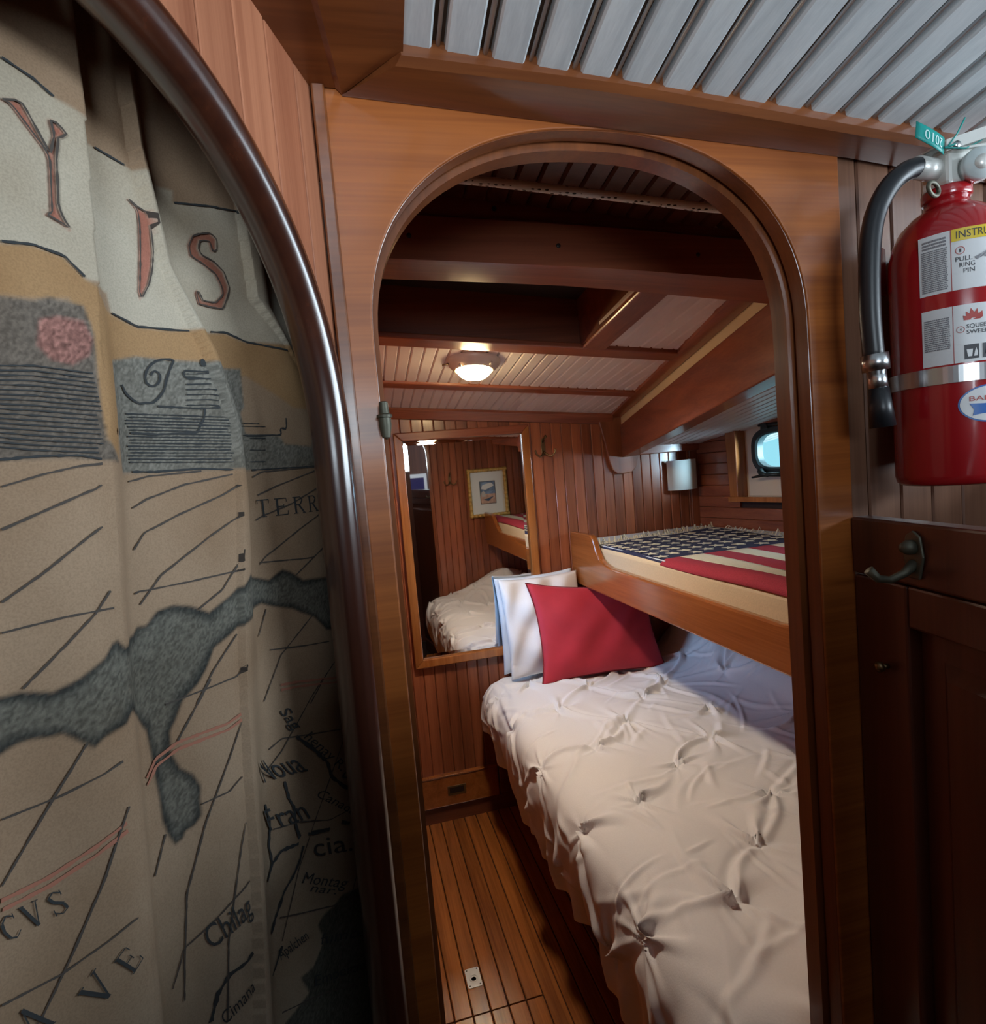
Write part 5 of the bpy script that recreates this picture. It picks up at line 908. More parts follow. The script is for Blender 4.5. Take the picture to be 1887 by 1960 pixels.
cc = np.array((0.022, 0.028, 0.030)) * (1 - k) + np.array((0.185, 0.175, 0.145)) * k
speck = RNG.uniform(0.6, 1.4, (ns, nz, 1))
cc = cc * speck
k2 = np.clip(0.5 + de * np.where(m, 1, -1) / 0.0026, 0, 1)[..., None]
colr = colr * (1 - k2) + cc * k2
for key, c in (('Y', (0.50, 0.20, 0.14)), ('T', (0.50, 0.20, 0.14)), ('S', (0.46, 0.19, 0.13))):
    paint(art[key], c)

CLOTH, _nt, _b = new_mat('map_print_cloth')
_N, _L = _nt.nodes, _nt.links
_at = _N.new('ShaderNodeAttribute'); _at.attribute_name = 'print'
_tc = _N.new('ShaderNodeTexCoord')
_n1 = _N.new('ShaderNodeTexNoise'); _n1.inputs['Scale'].default_value = 9; _n1.inputs['Detail'].default_value = 5
_n2 = _N.new('ShaderNodeTexNoise'); _n2.inputs['Scale'].default_value = 800; _n2.inputs['Detail'].default_value = 2
for _n in (_n1, _n2): _L.new(_tc.outputs['Object'], _n.inputs['Vector'])
_r1 = _N.new('ShaderNodeValToRGB'); _r1.color_ramp.elements[0].position = 0.30; _r1.color_ramp.elements[0].color = (0.74, 0.68, 0.62, 1); _r1.color_ramp.elements[1].position = 0.62; _r1.color_ramp.elements[1].color = (1, 1, 1, 1)
_r2 = _N.new('ShaderNodeValToRGB'); _r2.color_ramp.elements[0].position = 0.32; _r2.color_ramp.elements[0].color = (0.88, 0.88, 0.88, 1); _r2.color_ramp.elements[1].position = 0.62; _r2.color_ramp.elements[1].color = (1.05, 1.05, 1.05, 1)
_L.new(_n1.outputs['Fac'], _r1.inputs['Fac']); _L.new(_n2.outputs['Fac'], _r2.inputs['Fac'])
_m1 = _N.new('ShaderNodeMixRGB'); _m1.blend_type = 'MULTIPLY'; _m1.inputs[0].default_value = 1
_m2 = _N.new('ShaderNodeMixRGB'); _m2.blend_type = 'MULTIPLY'; _m2.inputs[0].default_value = 1
_b.inputs['Specular IOR Level'].default_value = 0.2
_L.new(_at.outputs['Color'], _m1.inputs[1]); _L.new(_r1.outputs['Color'], _m1.inputs[2])
_L.new(_m1.outputs[0], _m2.inputs[1]); _L.new(_r2.outputs['Color'], _m2.inputs[2]); _L.new(_m2.outputs[0], _b.inputs['Base Color'])
_b.inputs['Roughness'].default_value = 0.85

cur = thing('shower_curtain', 'tan fabric curtain printed with an antique map, hanging in the dark arched doorway', 'curtain', tuple(lw(-0.2, 0.30, -0.08)))
cl = grid('cloth', curtain(S_, Z_), CLOTH, cur)
ca = cl.data.color_attributes.new('print', 'FLOAT_COLOR', 'POINT')
ca.data.foreach_set('color', np.concatenate([colr * 0.86, np.ones((ns, nz, 1))], -1).reshape(-1).astype(np.float32))
INK_BROWN = plain('map_ink', (0.075, 0.060, 0.050), 0.85)
INK_DARK = plain('map_ink_dark', (0.035, 0.038, 0.040), 0.85)
INK_PINK = plain('map_ink_pink', (0.42, 0.17, 0.11), 0.85)


class Strokes:
    def __init__(s): s.v = []; s.f = []

    def line(s, pts, w, wob=0.0, off=0.0012, smooth=True, closed=False, keep=False):
        pts = list(pts) + ([pts[0]] if closed else [])
        P = np.array(pts, float)
        L = np.hypot(*np.diff(P, axis=0).T).sum()
        n = max(3, int(L / 0.0035) + 2)
        if smooth and len(P) > 2:
            Q = catmull(P, n)
        else:
            t = np.concatenate([[0], np.cumsum(np.hypot(*np.diff(P, axis=0).T))]); u = np.linspace(0, t[-1], n)
            Q = np.stack([np.interp(u, t, P[:, 0]), np.interp(u, t, P[:, 1])], 1)
        T = np.gradient(Q, axis=0); T /= np.maximum(np.hypot(*T.T), 1e-9)[:, None]
        Nn = np.stack([-T[:, 1], T[:, 0]], 1)
        ww = w * (1 + wob * RNG.uniform(-1, 1, n))[:, None] / 2
        a = curtain(Q[:, 0] + Nn[:, 0] * ww[:, 0], Q[:, 1] + Nn[:, 1] * ww[:, 0], off); b = curtain(Q[:, 0] - Nn[:, 0] * ww[:, 0], Q[:, 1] - Nn[:, 1] * ww[:, 0], off)
        k = len(s.v)
        s.v += [p for ab in zip(a, b) for p in ab]
        sl = (fold(Q[:, 0] + 0.002, Q[:, 1]) - fold(Q[:, 0] - 0.002, Q[:, 1])) / 0.004
        sl = np.minimum(sl, (fold(Q[:, 0] + 0.009, Q[:, 1]) - fold(Q[:, 0] + 0.005, Q[:, 1])) / 0.004)      # nothing shows on the steep back of a fold
        ok = [keep or min(sl[i], sl[i + 1]) > -0.28 for i in range(n - 1)]
        run = 0
        for i in range(n):
            if i < n - 1 and ok[i]:
                run += 1
                continue
            if run >= 4 or run == n - 1:
                s.f += [(k + 2 * j, k + 2 * j + 1, k + 2 * j + 3, k + 2 * j + 2) for j in range(i - run, i)]
            run = 0

    def poly2(s, V, F, off=0.0014):
        P = curtain(V[:, 0], V[:, 1], off); k = len(s.v)
        s.v += list(P); s.f += [tuple(i + k for i in f) for f in F]

    def build(s, name, mat, parent): return mk(name, s.v, s.f, mat, parent, recalc=False)


SERIF = {'T': [((0.0, 1), (1, 1), .10), ((0.5, 1), (0.5, 0), .22), ((0, 1), (0.03, .78), .07), ((1, 1), (.97, .78), .07), ((.25, 0), (.75, 0), .07)],
         'E': [((.2, 0), (.2, 1), .22), ((0, 1), (.9, 1), .09), ((0, 0), (.95, 0), .09), ((.2, .52), (.7, .52), .08), ((.9, 1), (.92, .78), .07), ((.95, 0), (.98, .24), .07), ((.7, .65), (.7, .40), .07)],
         'R': [((.2, 0), (.2, 1), .22), ((0, 1), (.65, 1), .08), ((.65, 1), (.85, .82), .14), ((.85, .82), (.65, .55), .14), ((.2, .52), (.65, .55), .08), ((.5, .52), (.95, 0), .2), ((0, 0), (.4, 0), .07), ((.8, 0), (1.1, 0), .07)],
         'A': [((.08, 0), (.5, 1), .09), ((.5, 1), (.92, 0), .22), ((.22, .36), (.75, .36), .08), ((-.08, 0), (.26, 0), .07), ((.72, 0), (1.08, 0), .07)],
         'C': [((.9, .75), (.92, .98), .07), ((.9, .85), (.55, 1), .10), ((.55, 1), (.15, .78), .16), ((.15, .78), (.08, .45), .22), ((.08, .45), (.25, .1), .18), ((.25, .1), (.6, 0), .12), ((.6, 0), (.95, .2), .08)],
         'V': [((.08, 1), (.5, 0), .22), ((.5, 0), (.92, 1), .09), ((-.08, 1), (.28, 1), .07), ((.72, 1), (1.08, 1), .07)],
         'S': [((.85, .78), (.86, 1), .07), ((.85, .88), (.5, 1), .09), ((.5, 1), (.15, .82), .14), ((.15, .82), (.3, .58), .2), ((.3, .58), (.75, .40), .22), ((.75, .40), (.82, .15), .18), ((.82, .15), (.45, 0), .10), ((.45, 0), (.1, .15), .08), ((.1, .28), (.1, 0), .07)]}


def printed(name, mat, lines, w, wob, closed=False, smooth=True, off=0.0012):
    for l in lines:
        k = Strokes(); k.line(l, w, wob, off, smooth, closed, closed); k.build(name, mat, cl)


printed('graticule_line', INK_BROWN, art['THIN'], 0.0013, 0.3)
printed('ribbon_line', INK_DARK, art['RIB'], 0.0015, 0.3)
printed('cartouche_line', INK_DARK, art['INK'], 0.0015, 0.4)
printed('river', INK_DARK, art['RIVER'], 0.0032, 0.5)
printed('letter_outline', INK_BROWN, [art[k] for k in ('Y', 'T', 'S')], 0.0012, 0.4, True, False, 0.0016)
hat = Strokes()
for l in art['HATCH']: hat.line(l, 0.0009, 0.5)
hat.build('engraved_hatching', INK_DARK, cl)['kind'] = 'stuff'
for o in (-0.0025, 0.0025):
    printed('tropic_line', INK_PINK, [np.array(l) + np.array((0, o)) for l in art['PINK']], 0.0022, 0.3)
for s, A, B, U, sh in art['TEXT']:
    A, B, U = np.array(A), np.array(B), np.array(U)
    ex, ey = B - A, U - A
    wd = Strokes()
    if all(ch in SERIF for ch in s):
        cw = 1.0 / len(s)
        for i, ch in enumerate(s):
            for p, q, w in SERIF[ch]:
                P = [A + ex * (i + 0.08 + 0.70 * p_[0]) * cw + ey * p_[1] for p_ in (p, q)]
                wd.line(P, w * 0.62 * min(np.hypot(*ey), np.hypot(*ex) * cw), 0.0, off=0.0016, smooth=False, keep=True)
    else:
        V, F = text_mesh(s, 1.0, 1.0, sh)
        wd.poly2(A + V[:, :1] * ex + V[:, 1:] * ey, F, 0.0016)
    wd.build('printed_word', INK_DARK, cl)['kind'] = 'stuff'
for (cx, cz, r) in ((-0.118, 1.608, 0.0026), (-0.207, 1.548, 0.002)):
    P = [(cx + r * math.cos(t), cz + r * 1.3 * math.sin(t)) for t in np.linspace(0, 2 * math.pi, 9)[:-1]]
    wd = Strokes(); wd.poly2(np.array(P), [tuple(range(8))]); wd.build('printed_dot', INK_DARK, cl)

# ------------------------------------------------------------------ half-height panelled door right of the opening
A10_4 = math.radians(10.4)
PD = Vector((math.sin(A10_4), math.cos(A10_4), 0)); PNn = Vector((-math.cos(A10_4), math.sin(A10_4), 0)); P0 = Vector((0.603, 0.6, 0))


def pw(s, z, n=0.0): return P0 + PD * s + PNn * n + Vector((0, 0, z))


hd = thing('half_door', 'dark panelled half-height wooden door folded back below the fire extinguisher', 'door', tuple(pw(-0.45, 0)))
S0, S1 = -0.95, -0.0005  # saloon end lengthened out of view to block low side light
prism('top_rail', [(S0, 1.335), (S1, 1.335), (S1, 1.405), (S0, 1.405)], pw, -0.024, 0.002, DARKWOOD, hd, 0.003)
prism('stile', [(S1 - 0.085, 0.02), (S1, 0.02), (S1, 1.333), (S1 - 0.085, 1.333)], pw, -0.024, 0.0, DARKWOOD, hd, 0.003)
prism('stile', [(S0, 0.02), (S0 + 0.075, 0.02), (S0 + 0.075, 1.333), (S0, 1.333)], pw, -0.024, 0.0, DARKWOOD, hd, 0.003)
prism('rail', [(S0 + 0.075, 1.285), (S1 - 0.085, 1.285), (S1 - 0.085, 1.333), (S0 + 0.075, 1.333)], pw, -0.024, -0.001, DARKWOOD, hd, 0.003)
prism('rail', [(S0 + 0.075, 0.02), (S1 - 0.085, 0.02), (S1 - 0.085, 0.12), (S0 + 0.075, 0.12)], pw, -0.024, -0.001, DARKWOOD, hd, 0.003)
# raised panel with a bevelled border
pa, pb, pza, pzb = S0 + 0.076, S1 - 0.086, 0.121, 1.284
rg = [[pw(pa, pza, -0.016), pw(pb, pza, -0.016), pw(pb, pzb, -0.016), pw(pa, pzb, -0.016)], [pw(pa + 0.03, pza + 0.03, -0.016), pw(pb - 0.03, pza + 0.03, -0.016), pw(pb - 0.03, pzb - 0.03, -0.016), pw(pa + 0.03, pzb - 0.03, -0.016)],
      [pw(pa + 0.045, pza + 0.045, -0.005), pw(pb - 0.045, pza + 0.045, -0.005), pw(pb - 0.045, pzb - 0.045, -0.005), pw(pa + 0.045, pzb - 0.045, -0.005)]]
loft('panel', [[pw(pa, pza, -0.022), pw(pb, pza, -0.022), pw(pb, pzb, -0.022), pw(pa, pzb, -0.022)]] + rg, DARKWOOD, hd, smooth=False)
kn = thing('door_catch', 'small round brass catch on the stile of the dark half door', 'catch', tuple(pw(-0.054, 1.231)))
lathe('stem', [(0.003, 0.0), (0.003, 0.007)], pw(-0.054, 1.231, 0.0005), PNn, BRONZE, kn, 12)
lathe('knob', [(0.003, 0.006), (0.006, 0.008), (0.0065, 0.012), (0.004, 0.015), (0.0005, 0.0155)], pw(-0.054, 1.231, 0.0005), PNn, BRONZE, kn, 16)
ck = thing('coat_hook', 'dull grey curled coat hook on the top rail of the dark half door', 'coat hook', tuple(pw(-0.103, 1.35)), 'coat hooks')
prism('back_plate', [(-0.112, 1.345), (-0.096, 1.345), (-0.090, 1.37), (-0.094, 1.392), (-0.104, 1.398), (-0.114, 1.392), (-0.118, 1.37)], pw, 0.0025, 0.006, GREENBRONZE, ck, 0.0015)
tube('arm', [pw(-0.104, 1.362, 0.004), pw(-0.104, 1.352, 0.016), pw(-0.102, 1.346, 0.030), pw(-0.100, 1.348, 0.042), pw(-0.098, 1.358, 0.051)], [0.006, 0.0045, 0.004, 0.0045, 0.0055], GREENBRONZE, ck, 12)
lathe('boss', [(0.0005, 0.014), (0.005, 0.012), (0.008, 0.006), (0.008, 0.0)], pw(-0.104, 1.380, 0.0055), PNn, GREENBRONZE, ck, 16)

# bullet hinge on the left edge of the door opening
hg = thing('lift_off_hinge', 'grey bullet-shaped hinge pin on the left edge of the arched door opening', 'hinge', (0.0385, 0.588, 1.540))
sharp(lathe('barrel', [(0.0005, 0.0), (0.0042, 0.002), (0.0062, 0.013), (0.0062, 0.021), (0.0076, 0.0215), (0.0078, 0.024), (0.0050, 0.0255), (0.0044, 0.0365), (0.0030, 0.0375), (0.0005, 0.0378)], (0.0385, 0.588, 1.5405), (0, 0, 1), GREENBRONZE, hg, 20), 40)
box('leaf', (0.0355, 0.590, 1.545), (0.0415, 0.600, 1.575), GREENBRONZE, hg, 0.001)

# ------------------------------------------------------------------ fire extinguisher
EC = Vector((0.680, 0.53, 0)); ER = 0.057


def ec(th, z, r=ER):
    a = math.radians(th)
    return Vector((EC.x + r * math.cos(a), EC.y + r * math.sin(a), z))


fe = thing('fire_extinguisher', 'red fire extinguisher with black hose and instruction labels, hung beside the doorway', 'fire extinguisher', (EC.x, EC.y, 1.440))
body = lathe('cylinder', [(0.0005, 1.442), (0.050, 1.441), (0.055, 1.444), (ER, 1.452), (ER, 1.685), (0.0562, 1.700), (0.0525, 1.717), (0.045, 1.732), (0.034, 1.743), (0.024, 1.749), (0.021, 1.752), (0.021, 1.770)], (EC.x, EC.y, 0), (0, 0, 1), EXT_RED, fe, 64)
lathe('collar', [(0.0225, 1.758), (0.0235, 1.760), (0.0235, 1.768), (0.0225, 1.770)], (EC.x, EC.y, 0), (0, 0, 1), EXT_RED, fe, 32)
vb = obox('valve_body', (EC.x - 0.019, EC.y - 0.019, 1.769), (0.038, 0, 0), (0, 0.034, 0), (0, 0, 0.040), ZINC, fe, 0.004)
lathe('gauge', [(0.017, 0.0), (0.017, 0.010), (0.0155, 0.014), (0.0005, 0.0155)], (0.689, 0.505, 1.783), (-0.45, -0.85, -0.05), CLEAR, fe, 32)
lathe('gauge_dial', [(0.0075, 0.0), (0.0075, 0.0162), (0.0005, 0.0166)], (0.689, 0.505, 1.783), (-0.45, -0.85, -0.05), ZINC, fe, 24)
# carrying handle and squeeze lever reaching out to the right
bevel(loft('carrying_handle', [[Vector((x, y0 + dy, z + dz)) for dy, dz in ((-0.013, 0), (0.013, 0), (0.013, 0.003), (-0.013, 0.003))] for x, y0, z in ((0.660, 0.520, 1.800), (0.700, 0.505, 1.801), (0.750, 0.485, 1.806), (0.800, 0.470, 1.800))], ZINC, fe, smooth=False), 0.001)
lv = loft('lever', [[Vector((x, y0 + dy, z + dz)) for dy, dz in ((-0.014, -0.010), (-0.0125, -0.010), (-0.0125, 0.0), (0.0125, 0.0), (0.0125, -0.010), (0.014, -0.010), (0.014, 0.0018), (-0.014, 0.0018))] for x, y0, z in ((0.652, 0.520, 1.809), (0.700, 0.504, 1.820), (0.750, 0.486, 1.833), (0.800, 0.470, 1.842))], ZINC, fe, smooth=False)
lathe('rivet', [(0.004, 0.0), (0.004, 0.003), (0.0005, 0.0036)], (0.662, 0.5045, 1.804), (-0.3, -1, 0), STEEL, fe, 12)
tube('pull_ring', [Vector((0.640, 0.512, 1.762)) + Vector((0.012 * math.cos(t), 0.004 * math.cos(t), 0.007 * math.sin(t))) for t in np.linspace(0, 2 * math.pi, 21)[:-1]], 0.0022, GREENBRONZE, fe, 8, True)
hose = catmull([(0.664, 0.528, 1.790), (0.640, 0.526, 1.7915), (0.619, 0.526, 1.786), (0.598, 0.528, 1.770), (0.581, 0.530, 1.742), (0.572, 0.530, 1.703), (0.569, 0.530, 1.640), (0.572, 0.530, 1.585)], 36)
tube('hose', hose, 0.0105, BLACK, fe, 16)
tube('hose_fitting', [(0.668, 0.528, 1.789), (0.634, 0.526, 1.7915)], 0.0118, ZINC, fe, 16)
tube('nozzle_clip', [(0.5725, 0.530, 1.592), (0.574, 0.530, 1.574)], 0.0135, STEEL, fe, 16)
tube('nozzle_stem', [(0.574, 0.530, 1.575), (0.5765, 0.530, 1.552)], 0.0095, STEEL, fe, 16)
tube('nozzle', [(0.5765, 0.530, 1.555), (0.580, 0.530, 1.512)], [0.010, 0.013], BLACK, fe, 16)


def on_cyl(name, th0, th1, z0, z1, off, mat, parent, n=24, round_=0.0):
    T_, ZZ = np.meshgrid(np.radians(np.linspace(th0, th1, n)), np.linspace(z0, z1, 4), indexing='ij')
    r = ER + off
    return grid(name, np.stack([EC.x + r * np.cos(T_), EC.y + r * np.sin(T_), ZZ], -1), mat, parent, True)


def cyl_text(name, s, th, z, height, width_deg, off, mat, parent):
    V, F = text_mesh(s, math.radians(abs(width_deg)) * ER, height)
    r = ER + off
    a = math.radians(th) + V[:, 0] / ER
    P = np.stack([EC.x + r * np.cos(a), EC.y + r * np.sin(a), z + V[:, 1]], -1)
    return mk(name, P, F, mat, parent, recalc=False)


# strap and bracket
bk = mk('bracket', *(lambda p: (p[0], p[1]))(([(0.634, 0.578, 1.672), (0.660, 0.590, 1.672), (0.660, 0.590, 1.728), (0.650, 0.585, 1.728), (0.636, 0.579, 1.715)], [(0, 1, 2, 3, 4)])), EXT_RED, fe)
bk.modifiers.new('thick', 'SOLIDIFY').thickness = 0.004
box('mounting_plate', (EC.x + 0.005, 0.586, 1.47), (EC.x + 0.045, 0.6065, 1.72), EXT_RED, fe, 0.002)
T_ = np.radians(np.linspace(60, 400, 80))
st = loft('strap', [[Vector((EC.x + r * math.cos(t), EC.y + r * math.sin(t), z)) for r, z in ((ER + 0.0006, 1.552), (ER + 0.0022, 1.552), (ER + 0.0022, 1.570), (ER + 0.0006, 1.570))] for t in T_], STEEL, fe, True, True, False)
# printed labels, going round the cylinder towards the right
l1 = on_cyl('label', -168, -42, 1.648, 1.7105, 0.0004, LABEL_W, fe)
on_cyl('yellow_band', -139, -50, 1.698, 1.7105, 0.0007, LABEL_Y, l1)
cyl_text('heading_print', 'INSTRUCTIONS', -135, 1.7005, 0.0075, 62, 0.0010, INK, l1)
for i, w in enumerate(('PULL', 'RING', 'PIN')):
    cyl_text('step_print', w, -136 + 3.2 * i, 1.677 - 0.0062 * i, 0.0046, (14, 13, 9.5)[i], 0.0009, INK, l1)
l2 = on_cyl('label', -167, -42, 1.572, 1.632, 0.0004, LABEL_W, fe)
cyl_text('step_print', 'SQUEEZE', -128.5, 1.6070, 0.0042, 24, 0.0009, INK, l2)
cyl_text('step_print', 'SWEEP SIDE', -128.5, 1.6010, 0.0042, 33, 0.0009, INK, l2)


def ring_print(name, th, z, r0, off, parent, mat, ch=None):
    V = []; F = []
    n = 20
    for k in range(n):
        for rr in (r0, r0 * 0.86):
            V.append((math.radians(th) + rr * math.cos(2 * math.pi * k / n) / ER, z + rr * math.sin(2 * math.pi * k / n)))
    F = [(2 * k, 2 * k + 1, (2 * k + 3) % (2 * n), (2 * k + 2) % (2 * n)) for k in range(n)]
    r = ER + off
    mk(name, [(EC.x + r * math.cos(a), EC.y + r * math.sin(a), zz) for a, zz in V], F, mat, parent, recalc=False)
    if ch: cyl_text('numeral_print', ch, th - 0.7, z - 0.0018, 0.0036, 1.6, off, INK, parent)


ring_print('numeral_ring', -132, 1.688, 0.0040, 0.0009, l1, LABEL_RED, '1')
ring_print('numeral_ring', -133.5, 1.6065, 0.0035, 0.0009, l2, LABEL_RED, '4')


def fine_print(name, th0, th1, z0, z1, rows, parent, seed):
    rg = random.Random(seed); V = []; F = []
    r = ER + 0.0009
    for k in range(rows):
        z = z1 - (z1 - z0) * (k + 0.5) / rows; h = (z1 - z0) / rows * 0.30
        a = th0
        while a < th1 - 0.6:
            b = min(th1 - rg.random() * 0.8, a + 0.8 + 2.6 * rg.random())
            i = len(V)
            V += [(r, a, z - h), (r, b, z - h), (r, b, z + h), (r, a, z + h)]; F.append((i, i + 1, i + 2, i + 3))
            a = b + 0.5
    mk(name, [(EC.x + q * math.cos(math.radians(a)), EC.y + q * math.sin(math.radians(a)), z) for q, a, z in V], F, INK_GREY, parent, recalc=False)


fine_print('fine_print', -165, -142.5, 1.651, 1.695, 22, l1, 1)
fine_print('bold_print', -164, -143, 1.696, 1.706, 3, l1, 2)
fine_print('fine_print', -164.5, -142, 1.588, 1.622, 16, l2, 3)
for l, th, za, zb in ((l1, -139.8, 1.648, 1.7105), (l2, -139.8, 1.572, 1.632)):
    on_cyl('label_rule', th, th + 0.5, za, zb, 0.0008, LABEL_RED, l, 3)


def cyl_poly(name, th, z, pts, off, mat, parent):
    r = ER + off
    return mk(name, [(EC.x + r * math.cos(math.radians(th) + u / ER), EC.y + r * math.sin(math.radians(th) + u / ER), z + v) for u, v in pts], [tuple(range(len(pts)))], mat, parent, recalc=False)


# hand pulling the pin, flame, and the two fire-class squares
cyl_poly('hand_drawing', -110, 1.682, [(-0.010, -0.003), (-0.003, 0.000), (0.004, 0.004), (0.009, 0.010), (0.013, 0.006), (0.009, 0.000), (0.004, -0.005), (-0.002, -0.003), (-0.008, -0.006)], 0.0009, INK_GREY, l1)
cyl_poly('flame_drawing', -122.5, 1.6165, [(-0.008, -0.001), (-0.0085, 0.004), (-0.006, 0.003), (-0.0062, 0.008), (-0.003, 0.005), (-0.002, 0.011), (0.001, 0.006), (0.0035, 0.010), (0.0045, 0.004), (0.008, 0.007), (0.0085, 0.001), (0.006, -0.001)], 0.0009, LABEL_RED, l2)
for q, th in ((0, -124.5), (1, -108.5)):
    cyl_poly('class_symbol', th, 1.5825, [(-0.0062, -0.0075), (0.0062, -0.0075), (0.0062, 0.0075), (-0.0062, 0.0075)], 0.0008, INK, l2)
    cyl_poly('class_drawing', th, 1.5825, [(-0.0035, -0.005), (0.0, -0.005), (0.0008, 0.0025), (-0.0045, 0.0025)] if q == 0 else [(-0.004, -0.005), (0.003, -0.005), (0.004, 0.004), (-0.002, 0.005)], 0.0010, LABEL_W, l2)
    if q == 0: cyl_poly('class_drawing', th, 1.5825, [(0.0015, -0.005), (0.0045, -0.005), (0.005, -0.001), (0.0035, 0.004), (0.0025, 0.000)], 0.0010, LABEL_W, l2)
TH_O = -107.5


def cyl_disc(name, th, z, a, b, off, mat, parent):
    n, rr = 44, (0.0, 0.25, 0.5, 0.75, 1.0)
    T2, R2 = np.meshgrid(np.linspace(0, 2 * math.pi, n), rr, indexing='ij')
    u, v = a * R2 * np.cos(T2), b * R2 * np.sin(T2); r = ER + off
    ang = math.radians(th) + u / ER
    return grid(name, np.stack([EC.x + r * np.cos(ang), EC.y + r * np.sin(ang), z + v], -1), mat, parent)


ob_ = cyl_disc('badge', TH_O, 1.527, 0.0300, 0.0200, 0.0005, LABEL_BLUE, fe)
cyl_disc('badge_field', TH_O, 1.527, 0.0284, 0.0185, 0.0009, LABEL_W, ob_)
cyl_text('badge_print', 'BADGER', TH_O - 20.5, 1.5305, 0.0048, 41, 0.0013, LABEL_RED, ob_)
uu = np.linspace(-1, 1, 21)
top_, bot_ = 0.0065 - 0.001 * (1 - uu ** 2), -0.0065 + 0.002 * (1 - uu ** 2)
gu = np.stack([uu * 0.0205, uu * 0.0165, uu * 0.0180], 1); gv = np.stack([top_, 0 * uu, bot_], 1)
ang = math.radians(TH_O) + gu / ER; r_ = ER + 0.0013
grid('badge_device', np.stack([EC.x + r_ * np.cos(ang), EC.y + r_ * np.sin(ang), 1.5215 + gv], -1), LABEL_BLUE, ob_)
# teal inspection tag tied to the lever
tg = thing('inspection_tag', 'small teal plastic tag printed 2010 tied to the fire extinguisher lever', 'tag', (0.632, 0.507, 1.795))
uu, vv = np.meshgrid(np.linspace(0, 1, 9), np.linspace(0, 1, 5), indexing='ij')
TA, TB, TC = np.array((0.6130, 0.508, 1.8120)), np.array((0.6480, 0.506, 1.7950)), np.array((0.6150, 0.508, 1.8290))
tagP = lambda u, v, o=0.0: TA + u[..., None] * (TB - TA) + v[..., None] * (TC - TA) + np.stack([0 * u, -0.004 * np.sin(np.pi * u) - o, -0.003 * np.sin(np.pi * u)], -1)
tcard = grid('card', tagP(uu, vv), TEAL, tg, True, 0.0006)
V, F = text_mesh('2010', 0.62, 0.55)
mk('number_print', tagP(0.84 - V[:, 0], 0.78 - V[:, 1], 0.0006), F, TAG_INK, tcard, recalc=False)
tube('tie', [(0.647, 0.504, 1.801), (0.664, 0.502, 1.806), (0.694, 0.506, 1.819), (0.700, 0.505, 1.812), (0.672, 0.501, 1.800), (0.647, 0.504, 1.801)], 0.0009, TEAL, tg, 6)
tube('tie_tail', [(0.650, 0.503, 1.802), (0.660, 0.501, 1.814), (0.669, 0.499, 1.830)], 0.0008, TEAL, tg, 6)

# ------------------------------------------------------------------ mirror on the far bulkhead
FY = M            # plank face
mx0, mx1, mz0, mz1 = 0.186, 0.770, 0.694, 1.690
mr = thing('wall_mirror', 'tall rectangular wall mirror in a plain varnished wood frame', 'mirror', (0.478, FY, mz0))
ff = lambda u, v, t: Vector((u, FY - t, v))
fw = 0.036
for nm, o in (('frame_side', [(mx0, mz0), (mx0 + fw, mz0 + fw), (mx0 + fw, mz1 - fw), (mx0, mz1)]), ('frame_side', [(mx1, mz0), (mx1, mz1), (mx1 - fw, mz1 - fw), (mx1 - fw, mz0 + fw)]),
              ('frame_top', [(mx0, mz1), (mx0 + fw, mz1 - fw), (mx1 - fw, mz1 - fw), (mx1, mz1)]), ('frame_bottom', [(mx0, mz0), (mx1, mz0), (mx1 - fw, mz0 + fw), (mx0 + fw, mz0 + fw)])):
    prism(nm, o, ff, 0.0006, 0.024, FRAMEWOOD if nm != 'frame_top' else WOOD_X, mr, 0.004)
a0, a1, b0_, b1_ = mx0 + fw - 0.002, mx1 - fw + 0.002, mz0 + fw - 0.002, mz1 - fw + 0.002
bv = 0.020
mk('glass', [ff(a0, b0_, .0100), ff(a1, b0_, .0100), ff(a1, b1_, .0100), ff(a0, b1_, .0100), ff(a0 + bv, b0_ + bv, .0118), ff(a1 - bv, b0_ + bv, .0118), ff(a1 - bv, b1_ - bv, .0118), ff(a0 + bv, b1_ - bv, .0118)],
   [(0, 1, 5, 4), (1, 2, 6, 5), (2, 3, 7, 6), (3, 0, 4, 7), (4, 5, 6, 7)], MIRROR, mr)

# ------------------------------------------------------------------ coat hooks on the two bulkheads
def double_hook(label, x, y, z, s):
    h = thing('coat_hook', label, 'coat hook', (x, y, z - 0.05), 'coat hooks')
    P = lambda u, n, w: Vector((x + u, y - s * n, z + w))
    prism('back_plate', [(-0.008, -0.03), (0.008, -0.03), (0.010, 0.01), (0.006, 0.045), (-0.006, 0.045), (-0.010, 0.01)], lambda u, v, t: P(u, t, v), 0.0006, 0.005, BRONZE, h, 0.0015)
    tube('upper_hook', [P(0, 0.004, 0.030), P(0, 0.020, 0.040), P(0, 0.045, 0.052)], [0.005, 0.0045, 0.006], BRONZE, h, 10)
    for q in (-1, 1):
        tube('lower_hook', catmull([P(0, 0.004, -0.012), P(q * 0.010, 0.018, -0.026), P(q * 0.026, 0.026, -0.034), P(q * 0.042, 0.030, -0.022), P(q * 0.046, 0.030, -0.004)], 14), list(np.linspace(0.0045, 0.0035, 13)) + [0.0048], BRONZE, h, 10)
    return h


double_hook('bronze double coat hook on the planks right of the mirror', 0.835, M, 1.580, 1)
double_hook('bronze double coat hook on the cabin side of the door bulkhead, seen in the mirror', 0.700, DB, 1.462, -1)

